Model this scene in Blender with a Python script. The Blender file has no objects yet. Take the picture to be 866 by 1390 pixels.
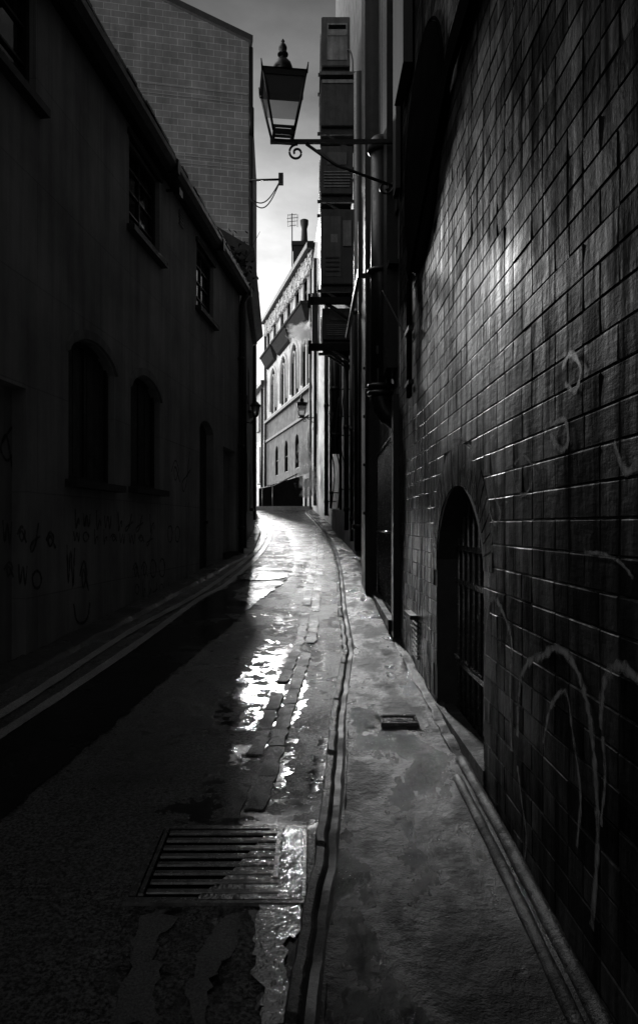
import bpy, bmesh, math, random
from mathutils import Vector, noise
random.seed(7)
R = math.radians
S = bpy.context.scene
COL = S.collection
H = 1.45          # camera height above the street at its foot
FP = 950.0        # focal length in photo pixels
CX, CY = 422.0, 713.0
SL = 0.064        # the alley climbs away from the camera

# ---------------------------------------------------------------- helpers
def zg(y):
    return SL * y if y < 36 else SL * 36
def gpt(px, py, dz=0.0):
    """point of the sloping street seen at a photo pixel"""
    y = (H - dz) / ((py - CY) / FP + SL)
    return ((px - CX) / FP * y, y)
class Frame:
    def __init__(s, x, y, dx, dy, nx, ny):
        l = math.hypot(dx, dy); s.o = (x, y); s.d = (dx / l, dy / l)
        l = math.hypot(nx, ny); s.n = (nx / l, ny / l)
    def p(s, a, z, out=0.0):
        return Vector((s.o[0] + a * s.d[0] + out * s.n[0], s.o[1] + a * s.d[1] + out * s.n[1], z))
    def hit(s, px, py, out=0.0):
        rx, ry = (px - CX) / FP, 1.0
        ox, oy = s.o[0] + out * s.n[0], s.o[1] + out * s.n[1]
        t = (ox * s.n[0] + oy * s.n[1]) / (rx * s.n[0] + ry * s.n[1])
        a = (rx * t - ox) * s.d[0] + (ry * t - oy) * s.d[1]
        return a, H - (py - CY) / FP * t
    def a(s, px): return s.hit(px, 700)[0]
FL = Frame(-2.9, 0, .108, 1, 1, -.108)            # near left house
B2 = Frame(-1.41, 13.75, -.26, 6.3, 6.3, .26)     # second left house
FR = Frame(.775, 0, 0, 1, -1, 0)                  # near brick wall on the right
FF = Frame(.3, 36, -.244, 1, -1, -.244)           # far facade
GB = Frame(-1.95, 22, -.98, -.19, .19, -.98)      # blockwork gable

class MB:
    def __init__(s):
        s.bm = bmesh.new(); s.uv = s.bm.loops.layers.uv.new('UVMap')
    def face(s, pts, uvs=None):
        vs = [s.bm.verts.new(p) for p in pts]
        try: f = s.bm.faces.new(vs)
        except ValueError: return None
        if uvs:
            for l, u in zip(f.loops, uvs): l[s.uv].uv = u
        return f
    def hexa(s, c):
        v = [s.bm.verts.new(p) for p in c]
        for q in ((0,3,2,1),(4,5,6,7),(0,1,5,4),(1,2,6,5),(2,3,7,6),(3,0,4,7)):
            s.bm.faces.new([v[i] for i in q])
    def box(s, x0, x1, y0, y1, z0, z1):
        s.hexa([(x0,y0,z0),(x1,y0,z0),(x1,y1,z0),(x0,y1,z0),(x0,y0,z1),(x1,y0,z1),(x1,y1,z1),(x0,y1,z1)])
    def fbox(s, F, a0, a1, z0, z1, o0, o1, slope=0.0):
        c = []
        for z in (z0, z1):
            for a, o in ((a0,o0),(a1,o0),(a1,o1),(a0,o1)):
                c.append(F.p(a, z + (slope * (a - a0)), o))
        s.hexa(c)
    def tube(s, pts, r, n=10, caps=True):
        pts = [Vector(p) for p in pts]
        rr = r if isinstance(r, (list, tuple)) else [r] * len(pts)
        rings = []; ref = None
        for i, p in enumerate(pts):
            t = (pts[min(i+1, len(pts)-1)] - pts[max(i-1, 0)])
            if t.length < 1e-9: t = Vector((0,0,1))
            t.normalize()
            if ref is None:
                ref = Vector((0,0,1)) if abs(t.z) < .9 else Vector((1,0,0))
            u = t.cross(ref)
            if u.length < 1e-4: u = t.cross(Vector((0,1,.3)))
            u.normalize(); v = t.cross(u); ref = u.cross(t) * -1 if False else ref
            rings.append([s.bm.verts.new(p + (u * math.cos(k*2*math.pi/n) + v * math.sin(k*2*math.pi/n)) * rr[i]) for k in range(n)])
        for a, b in zip(rings, rings[1:]):
            for k in range(n):
                f = s.bm.faces.new((a[k], a[(k+1)%n], b[(k+1)%n], b[k])); f.smooth = True
        if caps:
            s.bm.faces.new(rings[0][::-1]); s.bm.faces.new(rings[-1])
    def lathe(s, c, prof, n=20):
        rings = []
        for r, z in prof:
            rings.append([s.bm.verts.new((c[0]+r*math.cos(k*2*math.pi/n), c[1]+r*math.sin(k*2*math.pi/n), c[2]+z)) for k in range(n)])
        for a, b in zip(rings, rings[1:]):
            for k in range(n):
                f = s.bm.faces.new((a[k], a[(k+1)%n], b[(k+1)%n], b[k])); f.smooth = True
        s.bm.faces.new(rings[0][::-1]); s.bm.faces.new(rings[-1])
    def wall(s, F, a0, a1, z0, z1, holes=(), depth=.1, cell=None, base=None):
        """wall sheet with (arched) openings and their reveals. hole=(a0,a1,z0,z1,rise)"""
        A = sorted({a0, a1, *[h[0] for h in holes], *[h[1] for h in holes]}); A = [a for a in A if a0 <= a <= a1]
        Z = sorted({z0, z1, *[h[2] for h in holes], *[h[3] for h in holes]}); Z = [z for z in Z if z0 <= z <= z1]
        if cell:
            def ref(L):
                o = []
                for p, q in zip(L, L[1:]):
                    m = max(1, int((q - p) / cell)); o += [p + (q - p) * i / m for i in range(m)]
                return o + [L[-1]]
            A, Z = ref(A), ref(Z)
        for x, X in zip(A, A[1:]):
            for z, ZZ in zip(Z, Z[1:]):
                mx, mz = (x + X) / 2, (z + ZZ) / 2
                if any(h[0] < mx < h[1] and h[2] < mz < h[3] for h in holes): continue
                q = [(x,z),(X,z),(X,ZZ),(x,ZZ)]
                s.face([F.p(*t) for t in q], q)
        for h in holes:
            h0, h1, hz0, hz1, rise = h
            top = []
            n = 14 if rise else 1
            for i in range(n + 1):
                t = i / n; top.append((h0 + (h1 - h0) * t, hz1 - rise + rise * math.sin(math.pi * t) ** .6 if 0 < t < 1 and rise else hz1 - rise))
            if rise:
                for p, q in zip(top, top[1:]):
                    if p[1] < hz1 - 1e-6 or q[1] < hz1 - 1e-6:
                        qq = [p, q, (q[0], hz1), (p[0], hz1)]
                        if abs(q[1] - hz1) < 1e-5: qq = [p, q, (p[0], hz1)]
                        elif abs(p[1] - hz1) < 1e-5: qq = [p, q, (q[0], hz1)]
                        s.face([F.p(*t) for t in qq], qq)
            loop = [(h0, hz0)] + top + [(h1, hz0)]
            for p, q in zip(loop, loop[1:] + loop[:1]):
                s.face([F.p(*p), F.p(*q), F.p(q[0], q[1], -depth), F.p(p[0], p[1], -depth)], [p, q, (q[0]+depth, q[1]), (p[0]+depth, p[1])])
    def ribbon(s, F, pts, w, out, jit=0.0):
        n = len(pts)
        L = []
        for i, p in enumerate(pts):
            t = Vector((pts[min(i+1,n-1)][0]-pts[max(i-1,0)][0], pts[min(i+1,n-1)][1]-pts[max(i-1,0)][1]))
            if t.length < 1e-6: t = Vector((1,0))
            t.normalize(); k = w * (.5 + jit * (random.random() - .5))
            L.append(((p[0] - t.y*k, p[1] + t.x*k), (p[0] + t.y*k, p[1] - t.x*k)))
        for a, b in zip(L, L[1:]):
            s.face([F.p(a[0][0],a[0][1],out), F.p(b[0][0],b[0][1],out), F.p(b[1][0],b[1][1],out), F.p(a[1][0],a[1][1],out)], [(0,0),(0,0),(1,0),(1,0)])
    def build(s, name, m, parent=None, smooth=None):
        if parent is not None:
            o0 = Vector(parent['_base'])
            for v in s.bm.verts: v.co -= o0
        bmesh.ops.recalc_face_normals(s.bm, faces=s.bm.faces)
        me = bpy.data.meshes.new(name); s.bm.to_mesh(me); s.bm.free()
        me.materials.append(m)
        if smooth: 
            for p in me.polygons: p.use_smooth = True
        o = bpy.data.objects.new(name, me); COL.objects.link(o)
        if parent is not None:
            o.parent = parent; o['_base'] = parent['_base']
        return o
def thing(name, label, cat, loc, group=None):
    o = bpy.data.objects.new(name, None); COL.objects.link(o)
    o.location = loc; o['_base'] = list(loc); o['label'] = label; o['category'] = cat
    o.empty_display_size = .2
    if group: o['group'] = group
    return o
def tag(o, label, cat, group=None):
    o['label'] = label; o['category'] = cat
    if group: o['group'] = group
    return o
def struct(o): o['kind'] = 'structure'; return o
def smooth_path(pts, k=6):
    out = []
    n = len(pts)
    for i in range(n - 1):
        p0, p1, p2, p3 = [Vector(pts[max(0, min(n-1, j))]) for j in (i-1, i, i+1, i+2)]
        for j in range(k):
            t = j / k
            out.append(tuple(.5*((2*p1)+(p2-p0)*t+(2*p0-5*p1+4*p2-p3)*t*t+(3*p1-p0-3*p2+p3)*t**3)))
    out.append(tuple(pts[-1])); return out

# ---------------------------------------------------------------- materials (all neutral: the place is seen without colour)
def newmat(name):
    m = bpy.data.materials.new(name); m.use_nodes = True
    nt = m.node_tree; return m, nt, nt.nodes['Principled BSDF']
def nd(nt, t, **kw):
    n = nt.nodes.new(t)
    for k, v in kw.items():
        if k in n.inputs: n.inputs[k].default_value = v
        else: setattr(n, k, v)
    return n
def ramp(nt, src, a, b, lo, hi):
    r = nd(nt, 'ShaderNodeMapRange'); r.inputs[1].default_value = a; r.inputs[2].default_value = b
    r.inputs[3].default_value = lo; r.inputs[4].default_value = hi
    nt.links.new(src, r.inputs[0]); return r.outputs[0]
def nz(nt, scale, detail=6, rough=.6, stretch=None, rot=0):
    g = nd(nt, 'ShaderNodeNewGeometry'); v = g.outputs['Position']
    if stretch:
        mp = nd(nt, 'ShaderNodeMapping'); mp.inputs['Scale'].default_value = stretch; mp.inputs['Rotation'].default_value = (0, 0, rot)
        nt.links.new(v, mp.inputs[0]); v = mp.outputs[0]
    n = nd(nt, 'ShaderNodeTexNoise', Scale=scale, Detail=detail, Roughness=rough)
    nt.links.new(v, n.inputs['Vector']); return n.outputs['Fac']
def math_n(nt, op, a, b):
    n = nd(nt, 'ShaderNodeMath', operation=op)
    for i, x in enumerate((a, b)):
        if isinstance(x, (int, float)): n.inputs[i].default_value = x
        else: nt.links.new(x, n.inputs[i])
    return n.outputs[0]
def setcol(nt, bs, val):
    c = nd(nt, 'ShaderNodeCombineColor')
    for i in range(3): nt.links.new(val, c.inputs[i])
    nt.links.new(c.outputs[0], bs.inputs['Base Color'])
def bump(nt, bs, layers):
    prev = None
    for h, strength, dist in layers:
        b = nd(nt, 'ShaderNodeBump', Strength=strength, Distance=dist)
        nt.links.new(h, b.inputs['Height'])
        if prev: nt.links.new(prev, b.inputs['Normal'])
        prev = b.outputs[0]
    nt.links.new(prev, bs.inputs['Normal'])
def plain(name, c, rough=.6, var=.35, ns=3, bs_=(.3, .004, 60), metallic=0, streak=0, rvar=.12, spec=.5, coarse=None):
    m, nt, b = newmat(name)
    n1 = nz(nt, ns, 8, .65)
    val = ramp(nt, n1, .3, .7, c*(1-var), c*(1+var))
    if streak:
        st = nz(nt, 1, 6, .7, (9, 9, .5))
        val = math_n(nt, 'MULTIPLY', val, ramp(nt, st, .35, .65, 1-streak, 1+streak))
    setcol(nt, b, val)
    nt.links.new(ramp(nt, nz(nt, ns*2.3, 6), .3, .7, max(.02, rough-rvar), min(1, rough+rvar)), b.inputs['Roughness'])
    b.inputs['Metallic'].default_value = metallic
    b.inputs['Specular IOR Level'].default_value = spec
    L = []
    if coarse: L.append((nz(nt, coarse[2], 4), coarse[0], coarse[1]))
    if bs_: L.append((nz(nt, bs_[2], 6, .7), bs_[0], bs_[1]))
    if L: bump(nt, b, L)
    return m
def brickmat(name, c, mort, w, h, ms, rough=.6, var=.4, bumpd=.006, streak=.3, off=.5):
    m, nt, b = newmat(name)
    uv = nd(nt, 'ShaderNodeUVMap')
    t = nd(nt, 'ShaderNodeTexBrick'); t.offset = off
    nt.links.new(uv.outputs[0], t.inputs['Vector'])
    for k, v in (('Scale', 1), ('Mortar Size', ms), ('Mortar Smooth', .3), ('Brick Width', w), ('Row Height', h)): t.inputs[k].default_value = v
    t.inputs['Color1'].default_value = (c*(1-var),)*3 + (1,); t.inputs['Color2'].default_value = (c*(1+var),)*3 + (1,)
    t.inputs['Mortar'].default_value = (mort,)*3 + (1,)
    bw = nd(nt, 'ShaderNodeRGBToBW'); nt.links.new(t.outputs['Color'], bw.inputs[0])
    val = math_n(nt, 'MULTIPLY', bw.outputs[0], ramp(nt, nz(nt, 1.2, 8), .3, .7, .7, 1.25))
    if streak: val = math_n(nt, 'MULTIPLY', val, ramp(nt, nz(nt, 1, 5, .7, (5, 5, .35)), .35, .65, 1-streak, 1+streak))
    setcol(nt, b, val); b.inputs['Roughness'].default_value = rough
    inv = math_n(nt, 'SUBTRACT', 1, t.outputs['Fac'])
    bump(nt, b, [(inv, .8, bumpd), (nz(nt, 30, 6), .4, .006)])
    return m
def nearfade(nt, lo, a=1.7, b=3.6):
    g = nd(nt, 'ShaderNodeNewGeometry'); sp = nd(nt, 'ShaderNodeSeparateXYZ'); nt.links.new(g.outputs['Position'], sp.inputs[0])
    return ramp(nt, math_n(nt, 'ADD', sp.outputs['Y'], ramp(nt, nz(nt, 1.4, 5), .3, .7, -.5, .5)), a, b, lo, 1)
def paintedbrick():
    m, nt, b = newmat('glossy painted brick')
    st = nz(nt, 1, 7, .7, (11, 11, 1.1)); big = nz(nt, 1.6, 6)
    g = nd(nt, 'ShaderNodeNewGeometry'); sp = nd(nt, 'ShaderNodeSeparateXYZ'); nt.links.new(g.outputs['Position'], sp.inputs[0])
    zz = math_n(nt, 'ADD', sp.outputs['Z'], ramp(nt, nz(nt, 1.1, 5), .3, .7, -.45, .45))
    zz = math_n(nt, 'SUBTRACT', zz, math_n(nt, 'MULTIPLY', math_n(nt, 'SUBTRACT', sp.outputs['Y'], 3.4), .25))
    band = math_n(nt, 'MULTIPLY', ramp(nt, zz, 1.65, 2.15, 0, 1), ramp(nt, zz, 2.0, 2.6, 1, .0))   # patch of light on the wall, painted as a pale band
    up = ramp(nt, zz, 2.0, 2.65, 0, 1)  # brick above the lit patch is darkened in place of shade
    near = ramp(nt, math_n(nt, 'ADD', sp.outputs['Y'], ramp(nt, nz(nt, 1.3, 5), .3, .7, -.3, .3)), 2.1, 3.3, 1, 0)  # foreground shade on the wall, put into colour and gloss
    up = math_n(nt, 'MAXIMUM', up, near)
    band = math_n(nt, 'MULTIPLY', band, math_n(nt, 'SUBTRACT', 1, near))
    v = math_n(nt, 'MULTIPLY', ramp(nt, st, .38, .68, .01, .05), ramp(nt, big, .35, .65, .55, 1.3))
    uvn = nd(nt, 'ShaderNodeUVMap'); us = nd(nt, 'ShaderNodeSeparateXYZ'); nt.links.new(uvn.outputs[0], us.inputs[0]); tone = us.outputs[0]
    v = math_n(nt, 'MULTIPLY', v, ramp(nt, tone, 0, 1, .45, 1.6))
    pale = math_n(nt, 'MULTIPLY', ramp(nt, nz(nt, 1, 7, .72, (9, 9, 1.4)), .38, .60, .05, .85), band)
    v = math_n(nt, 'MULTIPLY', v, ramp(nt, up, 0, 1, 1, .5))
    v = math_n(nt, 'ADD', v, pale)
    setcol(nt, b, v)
    sm = ramp(nt, math_n(nt, 'ADD', nz(nt, 1, 8, .72, (13, 13, 1.5)), math_n(nt, 'MULTIPLY', nz(nt, 3, 5), .35)), .56, .78, .1, 1)
    sm = math_n(nt, 'MULTIPLY', sm, ramp(nt, tone, 0, 1, .5, 1.15))
    nt.links.new(ramp(nt, sm, .1, 1, 1.18, 1.55), b.inputs['IOR'])
    r0 = ramp(nt, nz(nt, 1, 7, .7, (16, 16, 1.6)), .3, .7, .16, .4)
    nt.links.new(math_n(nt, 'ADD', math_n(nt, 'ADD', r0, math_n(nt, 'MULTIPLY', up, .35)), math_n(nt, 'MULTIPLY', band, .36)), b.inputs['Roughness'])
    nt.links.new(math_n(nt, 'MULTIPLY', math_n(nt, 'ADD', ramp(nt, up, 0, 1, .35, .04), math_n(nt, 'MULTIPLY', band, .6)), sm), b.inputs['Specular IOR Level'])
    bump(nt, b, [(nz(nt, 1, 5, .6, (9, 9, 34)), .3, .01), (nz(nt, 14, 5), .35, .01), (nz(nt, 1, 6, .7, (60, 60, 14)), .4, .004)])
    return m
def farfade(nt):  # far sky glare toned down through the road's own colour and gloss
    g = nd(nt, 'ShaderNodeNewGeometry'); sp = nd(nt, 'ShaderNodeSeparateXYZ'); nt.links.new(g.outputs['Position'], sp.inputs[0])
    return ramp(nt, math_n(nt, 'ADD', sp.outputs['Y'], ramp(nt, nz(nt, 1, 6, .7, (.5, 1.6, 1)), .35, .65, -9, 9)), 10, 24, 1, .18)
def wetground(name, c, r0, r1, fine, coarse, wetscale=2.2, wa=.42, wb=.62, stretch=None, spec=.5, fade=1.0):
    m, nt, b = newmat(name)
    w = nz(nt, wetscale, 7, .62, stretch)
    g = nz(nt, 140, 4, .75)
    v = math_n(nt, 'MULTIPLY', ramp(nt, g, .36, .68, c*.2, c*2.0), ramp(nt, nz(nt, 1.3, 7), .3, .7, .65, 1.35))
    b.inputs['Specular IOR Level'].default_value = spec
    if fade < 1:      # foreground gloom put into colour and gloss at the near end
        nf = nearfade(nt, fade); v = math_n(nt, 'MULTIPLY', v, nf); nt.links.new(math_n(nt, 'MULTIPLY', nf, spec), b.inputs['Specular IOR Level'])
    setcol(nt, b, v)
    nt.links.new(ramp(nt, w, wa, wb, r0, r1), b.inputs['Roughness'])
    f = nd(nt, 'ShaderNodeBump', Distance=fine[1]); f.inputs['Strength'].default_value = fine[0]
    nt.links.new(g, f.inputs['Height'])
    c2 = nd(nt, 'ShaderNodeBump', Distance=coarse[1]); c2.inputs['Strength'].default_value = coarse[0]
    nt.links.new(nz(nt, coarse[2], 6, .65), c2.inputs['Height']); nt.links.new(c2.outputs[0], f.inputs['Normal'])
    nt.links.new(f.outputs[0], b.inputs['Normal'])
    return m
def roadmat():
    m, nt, b = newmat('wet road asphalt')
    at = nd(nt, 'ShaderNodeAttribute', attribute_name='wet')
    n1 = math_n(nt, 'ADD', at.outputs['Fac'], ramp(nt, nz(nt, 9, 6, .68), .3, .7, -.1, .085))
    w = ramp(nt, n1, .0, .014, 0, 1); damp = ramp(nt, n1, -.06, .01, 0, 1)
    g = nz(nt, 75, 4, .8); g2 = nz(nt, 200, 2, .6)
    v = math_n(nt, 'MULTIPLY', ramp(nt, g, .42, .62, .01, .42), ramp(nt, nz(nt, 1.3, 7), .3, .7, .6, 1.4))
    v = math_n(nt, 'MULTIPLY', v, ramp(nt, damp, 0, 1, 1, .45)); v = math_n(nt, 'MULTIPLY', v, ramp(nt, w, 0, 1, 1, .25))
    nf = math_n(nt, 'MULTIPLY', nearfade(nt, .6), nearfade(nt, 1, 11, 24) if False else farfade(nt)); v = math_n(nt, 'MULTIPLY', v, nf); nt.links.new(math_n(nt, 'MULTIPLY', nf, ramp(nt, w, 0, 1, .6, .5)), b.inputs['Specular IOR Level'])  # foreground gloom and weaker far glare go into the road colour
    setcol(nt, b, v)
    r = ramp(nt, nz(nt, 2.1, 7, .65), .4, .6, .2, .42); r = math_n(nt, 'MULTIPLY', r, ramp(nt, damp, 0, 1, 1, .75))
    r = math_n(nt, 'MULTIPLY', r, ramp(nt, w, 0, 1, 1, ramp(nt, nz(nt, 5, 5, .6), .4, .6, .2, .55) if False else .5))
    nt.links.new(r, b.inputs['Roughness'])
    nt.links.new(ramp(nt, w, 0, 1, 1.5, 1.75), b.inputs['IOR'])
    keep = ramp(nt, w, 0, 1, 1, .03)
    prev = None
    for src, st, ds in ((nz(nt, 6, 5), .5, .03), (g, 1, .014), (g2, .6, .004)):
        bp = nd(nt, 'ShaderNodeBump', Distance=ds); nt.links.new(math_n(nt, 'MULTIPLY', keep, st), bp.inputs['Strength'])
        nt.links.new(src, bp.inputs['Height'])
        if prev: nt.links.new(prev, bp.inputs['Normal'])
        prev = bp.outputs[0]
    rp = nd(nt, 'ShaderNodeBump', Distance=.004, Strength=.4); nt.links.new(nz(nt, 14, 3), rp.inputs['Height']); nt.links.new(prev, rp.inputs['Normal'])
    nt.links.new(rp.outputs[0], b.inputs['Normal'])
    return m
def watermat():
    m, nt, b = newmat('puddle water')
    setcol(nt, b, ramp(nt, nz(nt, 12, 6), .35, .65, .004, .012))
    nt.links.new(ramp(nt, nz(nt, 9, 7, .7), .45, .7, .03, .22), b.inputs['Roughness'])
    b.inputs['IOR'].default_value = 3.0
    bump(nt, b, [(nz(nt, 16, 5), .7, .012), (nz(nt, 90, 3), .2, .001)])
    return m
M = dict(
    render=brickmat('dark render', .38, .3, 1.3, .86, .006, .8, .04, .006, .22),
    render2=plain('second house render', .24, .7, .3, 1.5, (.3, .005, 25), streak=.3),
    timber=plain('black joinery', .012, .5, .3, 8, (.3, .003, 50)),
    board=plain('dark boarding', .05, .6, .4, 5, (.4, .004, 40), streak=.4),
    sill=plain('stone sill', .05, .6, .3, 9),
    slate=plain('slate roof', .03, .5, .4, 6, (.5, .01, 20)),
    iron=plain('black iron paint', .012, .38, .3, 12, (.3, .002, 60), spec=.5),
    dark=plain('void black', .004, .9, .3, 5, None, spec=0, rvar=.0),
    gutter=plain('black gutter', .012, .45, .3, 8),
    block=brickmat('concrete blockwork', .2, .42, .44, .206, .009, .85, .1, .004, .14),
    band=plain('concrete band', .3, .8, .2, 3),
    graf=plain('faded dark spray paint', .04, .6, .3, 14, None),
    graf2=plain('faded pale spray paint', .13, .45, .5, 10, (.3, .004, 40)),
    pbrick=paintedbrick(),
    mortar=plain('dirty mortar', .03, .6, .4, 9, (.5, .005, 50)),
    brick2=brickmat('weathered brick', .035, .02, .24, .088, .010, .8, .45, .006, .5),
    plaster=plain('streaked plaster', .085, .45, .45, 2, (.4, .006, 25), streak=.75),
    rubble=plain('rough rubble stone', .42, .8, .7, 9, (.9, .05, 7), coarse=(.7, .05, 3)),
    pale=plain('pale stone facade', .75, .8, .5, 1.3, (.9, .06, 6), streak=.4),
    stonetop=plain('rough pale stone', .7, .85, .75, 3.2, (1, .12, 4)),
    shade=plain('shaded grey stone facade', .13, .8, .5, 1.5, (.5, .02, 6), streak=.25),  # darker stone, with the lower wall's shadow put into the colour
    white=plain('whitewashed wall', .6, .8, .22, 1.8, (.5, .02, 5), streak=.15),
    trim=plain('pale window stone', .8, .7, .15, 5),
    acm=plain('grimy unit casing', .045, .5, .35, 4, streak=.4),
    acd=plain('dark unit casing', .025, .45, .4, 5, streak=.4),
    acl=plain('worn light casing', .12, .55, .4, 5, streak=.4),
    lab=plain('pale label', .3, .5, .3, 20, None),
    asphalt=wetground('wet asphalt', .1, .22, .5, (1, .012), (.6, .03, 7), 1.9, .40, .60),
    patch=wetground('smooth wet asphalt', .03, .14, .4, (.2, .0015), (.3, .006, 9), 2.5, .45, .7),
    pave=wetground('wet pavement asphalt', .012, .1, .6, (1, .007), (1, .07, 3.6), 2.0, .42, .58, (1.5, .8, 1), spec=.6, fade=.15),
    kerbm=wetground('granite kerb', .11, .25, .5, (.8, .005), (.8, .015, 14), fade=.3),
    groove=wetground('dark gutter groove', .012, .5, .8, (.4, .003), (.5, .01, 14)),
    setts=wetground('worn paving setts', .16, .22, .6, (.9, .006), (.6, .012, 16), 5, fade=.4),
    line=wetground('worn road paint', .6, .35, .6, (.5, .003), (.3, .006, 20), 6),
    concrete=wetground('wet concrete fillet', .035, .35, .7, (.8, .006), (1, .02, 12), 5, spec=.2, fade=.3),
    castiron=plain('wet cast iron', .16, .22, .4, 20, (.5, .003, 60), metallic=.6),
    puddlesheen=wetground('pale puddle sheen', .11, .3, .55, (.6, .004), (.6, .012, 16), 5),  # light reflected by the puddles, put into the colour
    water=watermat(), road=roadmat(),
    earth=plain('far ground', .05, .8, .3, 2),
)
gl, nt, b = newmat('window glass'); b.inputs['Base Color'].default_value = (.01,.01,.01,1)
b.inputs['Roughness'].default_value = .05; b.inputs['Specular IOR Level'].default_value = .35
bump(nt, b, [(nz(nt, 3, 3), .15, .01)]); M['glass'] = gl
lg = bpy.data.materials.new('lantern glass'); lg.use_nodes = True; nt = lg.node_tree; nt.nodes.remove(nt.nodes['Principled BSDF'])
tr = nd(nt, 'ShaderNodeBsdfTransparent'); tr.inputs[0].default_value = (1,1,1,1); gs = nd(nt, 'ShaderNodeBsdfGlossy'); gs.inputs['Roughness'].default_value = .1
mx = nd(nt, 'ShaderNodeMixShader'); mx.inputs[0].default_value = .08; nt.links.new(tr.outputs[0], mx.inputs[1]); nt.links.new(gs.outputs[0], mx.inputs[2]); nt.links.new(mx.outputs[0], nt.nodes['Material Output'].inputs[0]); M['lglass'] = lg
lg = bpy.data.materials.new('smoked glass'); lg.use_nodes = True; nt = lg.node_tree; b = nt.nodes['Principled BSDF']; b.inputs['Base Color'].default_value = (.12,.12,.12,1); b.inputs['Roughness'].default_value = .4
tr = nd(nt, 'ShaderNodeBsdfTransparent'); tr.inputs[0].default_value = (.8,.8,.8,1); mx = nd(nt, 'ShaderNodeMixShader'); mx.inputs[0].default_value = .55
nt.links.new(tr.outputs[0], mx.inputs[1]); nt.links.new(b.outputs[0], mx.inputs[2]); nt.links.new(mx.outputs[0], nt.nodes['Material Output'].inputs[0]); M['smoke'] = lg
op, nt, b = newmat('opal glass'); b.inputs['Base Color'].default_value = (.75,.75,.75,1); b.inputs['Roughness'].default_value = .35
b.inputs['Transmission Weight'].default_value = .35; M['opal'] = op

for k in ('graf', 'graf2'):        # sprayed edges thin out, and the paint has worn through in places
    nt = M[k].node_tree; b = nt.nodes['Principled BSDF']
    uv = nd(nt, 'ShaderNodeUVMap'); sp = nd(nt, 'ShaderNodeSeparateXYZ'); nt.links.new(uv.outputs[0], sp.inputs[0])
    e = math_n(nt, 'MULTIPLY', math_n(nt, 'MULTIPLY', sp.outputs[0], math_n(nt, 'SUBTRACT', 1, sp.outputs[0])), 4)
    al = math_n(nt, 'MULTIPLY', math_n(nt, 'POWER', e, .8), ramp(nt, nz(nt, 1, 6, .7, (22, 22, 9)), .3, .55, .1, .95))
    nt.links.new(al, b.inputs['Alpha'])
# ================================================================ THE SETTING
def kerb_x(y):
    for (y0, x0), (y1, x1) in zip(KP, KP[1:]):
        if y0 <= y <= y1: return x0 + (x1-x0)*(y-y0)/(y1-y0)
    return KP[0][1] if y < KP[0][0] else KP[-1][1]
kpx = [(415,697),(426,708),(440,725),(452,750),(457,775),(459,800),(460,830),(464,860),(467,885),(461,920),(455,950),(450,985),(447,1030),(443,1075),(436,1120),(428,1180),(418,1240),(405,1300),(392,1390)]
KP = sorted([(gpt(*p)[1], gpt(*p)[0]) for p in kpx]); KP = [(-3.0, -.35)] + KP
RB = [(-6, .775), (6.1, .79), (9.4, .85), (13.1, .96), (20.3, .72), (29, .31), (34, .12)]   # foot of the right-hand walls
def right_x(y):
    for (y0, x0), (y1, x1) in zip(RB, RB[1:]):
        if y0 <= y <= y1: return x0 + (x1-x0)*(y-y0)/(y1-y0)
    return RB[-1][1]
def fbm(x, y, s, o=0):
    return noise.fractal(Vector((x*s, y*s, o)), 1.0, 2.0, 4)
# ground sheet
m = MB()
ys = [-60, -10, 0, 20, 36, 60, 150, 600]; xs = [-600, -100, -20, 0, 20, 100, 600]
for y0, y1 in zip(ys, ys[1:]):
    for x0, x1 in zip(xs, xs[1:]):
        m.face([(x0,y0,zg(y0)-.06),(x1,y0,zg(y0)-.06),(x1,y1,zg(y1)-.06),(x0,y1,zg(y1)-.06)])
struct(m.build('ground', M['earth']))
def grid_surface(name, yr, fx0, fx1, nx, dz, mat, amp, sc, ystep=.06):
    bm = bmesh.new(); rows = []; y = yr[0]
    while y < yr[1]:
        a, b = fx0(y), fx1(y)
        row = []
        for i in range(nx + 1):
            x = a + (b - a) * i / nx
            row.append(bm.verts.new((x, y, zg(y) + dz(i/nx, x, y) + amp * fbm(x, y, sc, hash(name) % 7 if False else len(name)))))
        rows.append(row); y += ystep * max(1, abs(y) * .25)
    for r0, r1 in zip(rows, rows[1:]):
        for i in range(nx):
            f = bm.faces.new((r0[i], r0[i+1], r1[i+1], r1[i])); f.smooth = True
    me = bpy.data.meshes.new(name); bm.to_mesh(me); bm.free(); me.materials.append(mat)
    o = bpy.data.objects.new(name, me); COL.objects.link(o); return struct(o)
grid_surface('road', (-6, 60), lambda y: -3.2 if y < 19.5 else -14, lambda y: kerb_x(y) + .01, 120, lambda t, x, y: 0, M['road'], .005, 1.1, .035)
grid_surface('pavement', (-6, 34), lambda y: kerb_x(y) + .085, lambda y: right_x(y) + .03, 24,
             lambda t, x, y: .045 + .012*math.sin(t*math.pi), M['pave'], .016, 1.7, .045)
def seg_d(px, py, a, b):
    dx, dy = b[0]-a[0], b[1]-a[1]; t = max(0, min(1, ((px-a[0])*dx+(py-a[1])*dy)/(dx*dx+dy*dy+1e-12)))
    return math.hypot(px-a[0]-t*dx, py-a[1]-t*dy)
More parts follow.
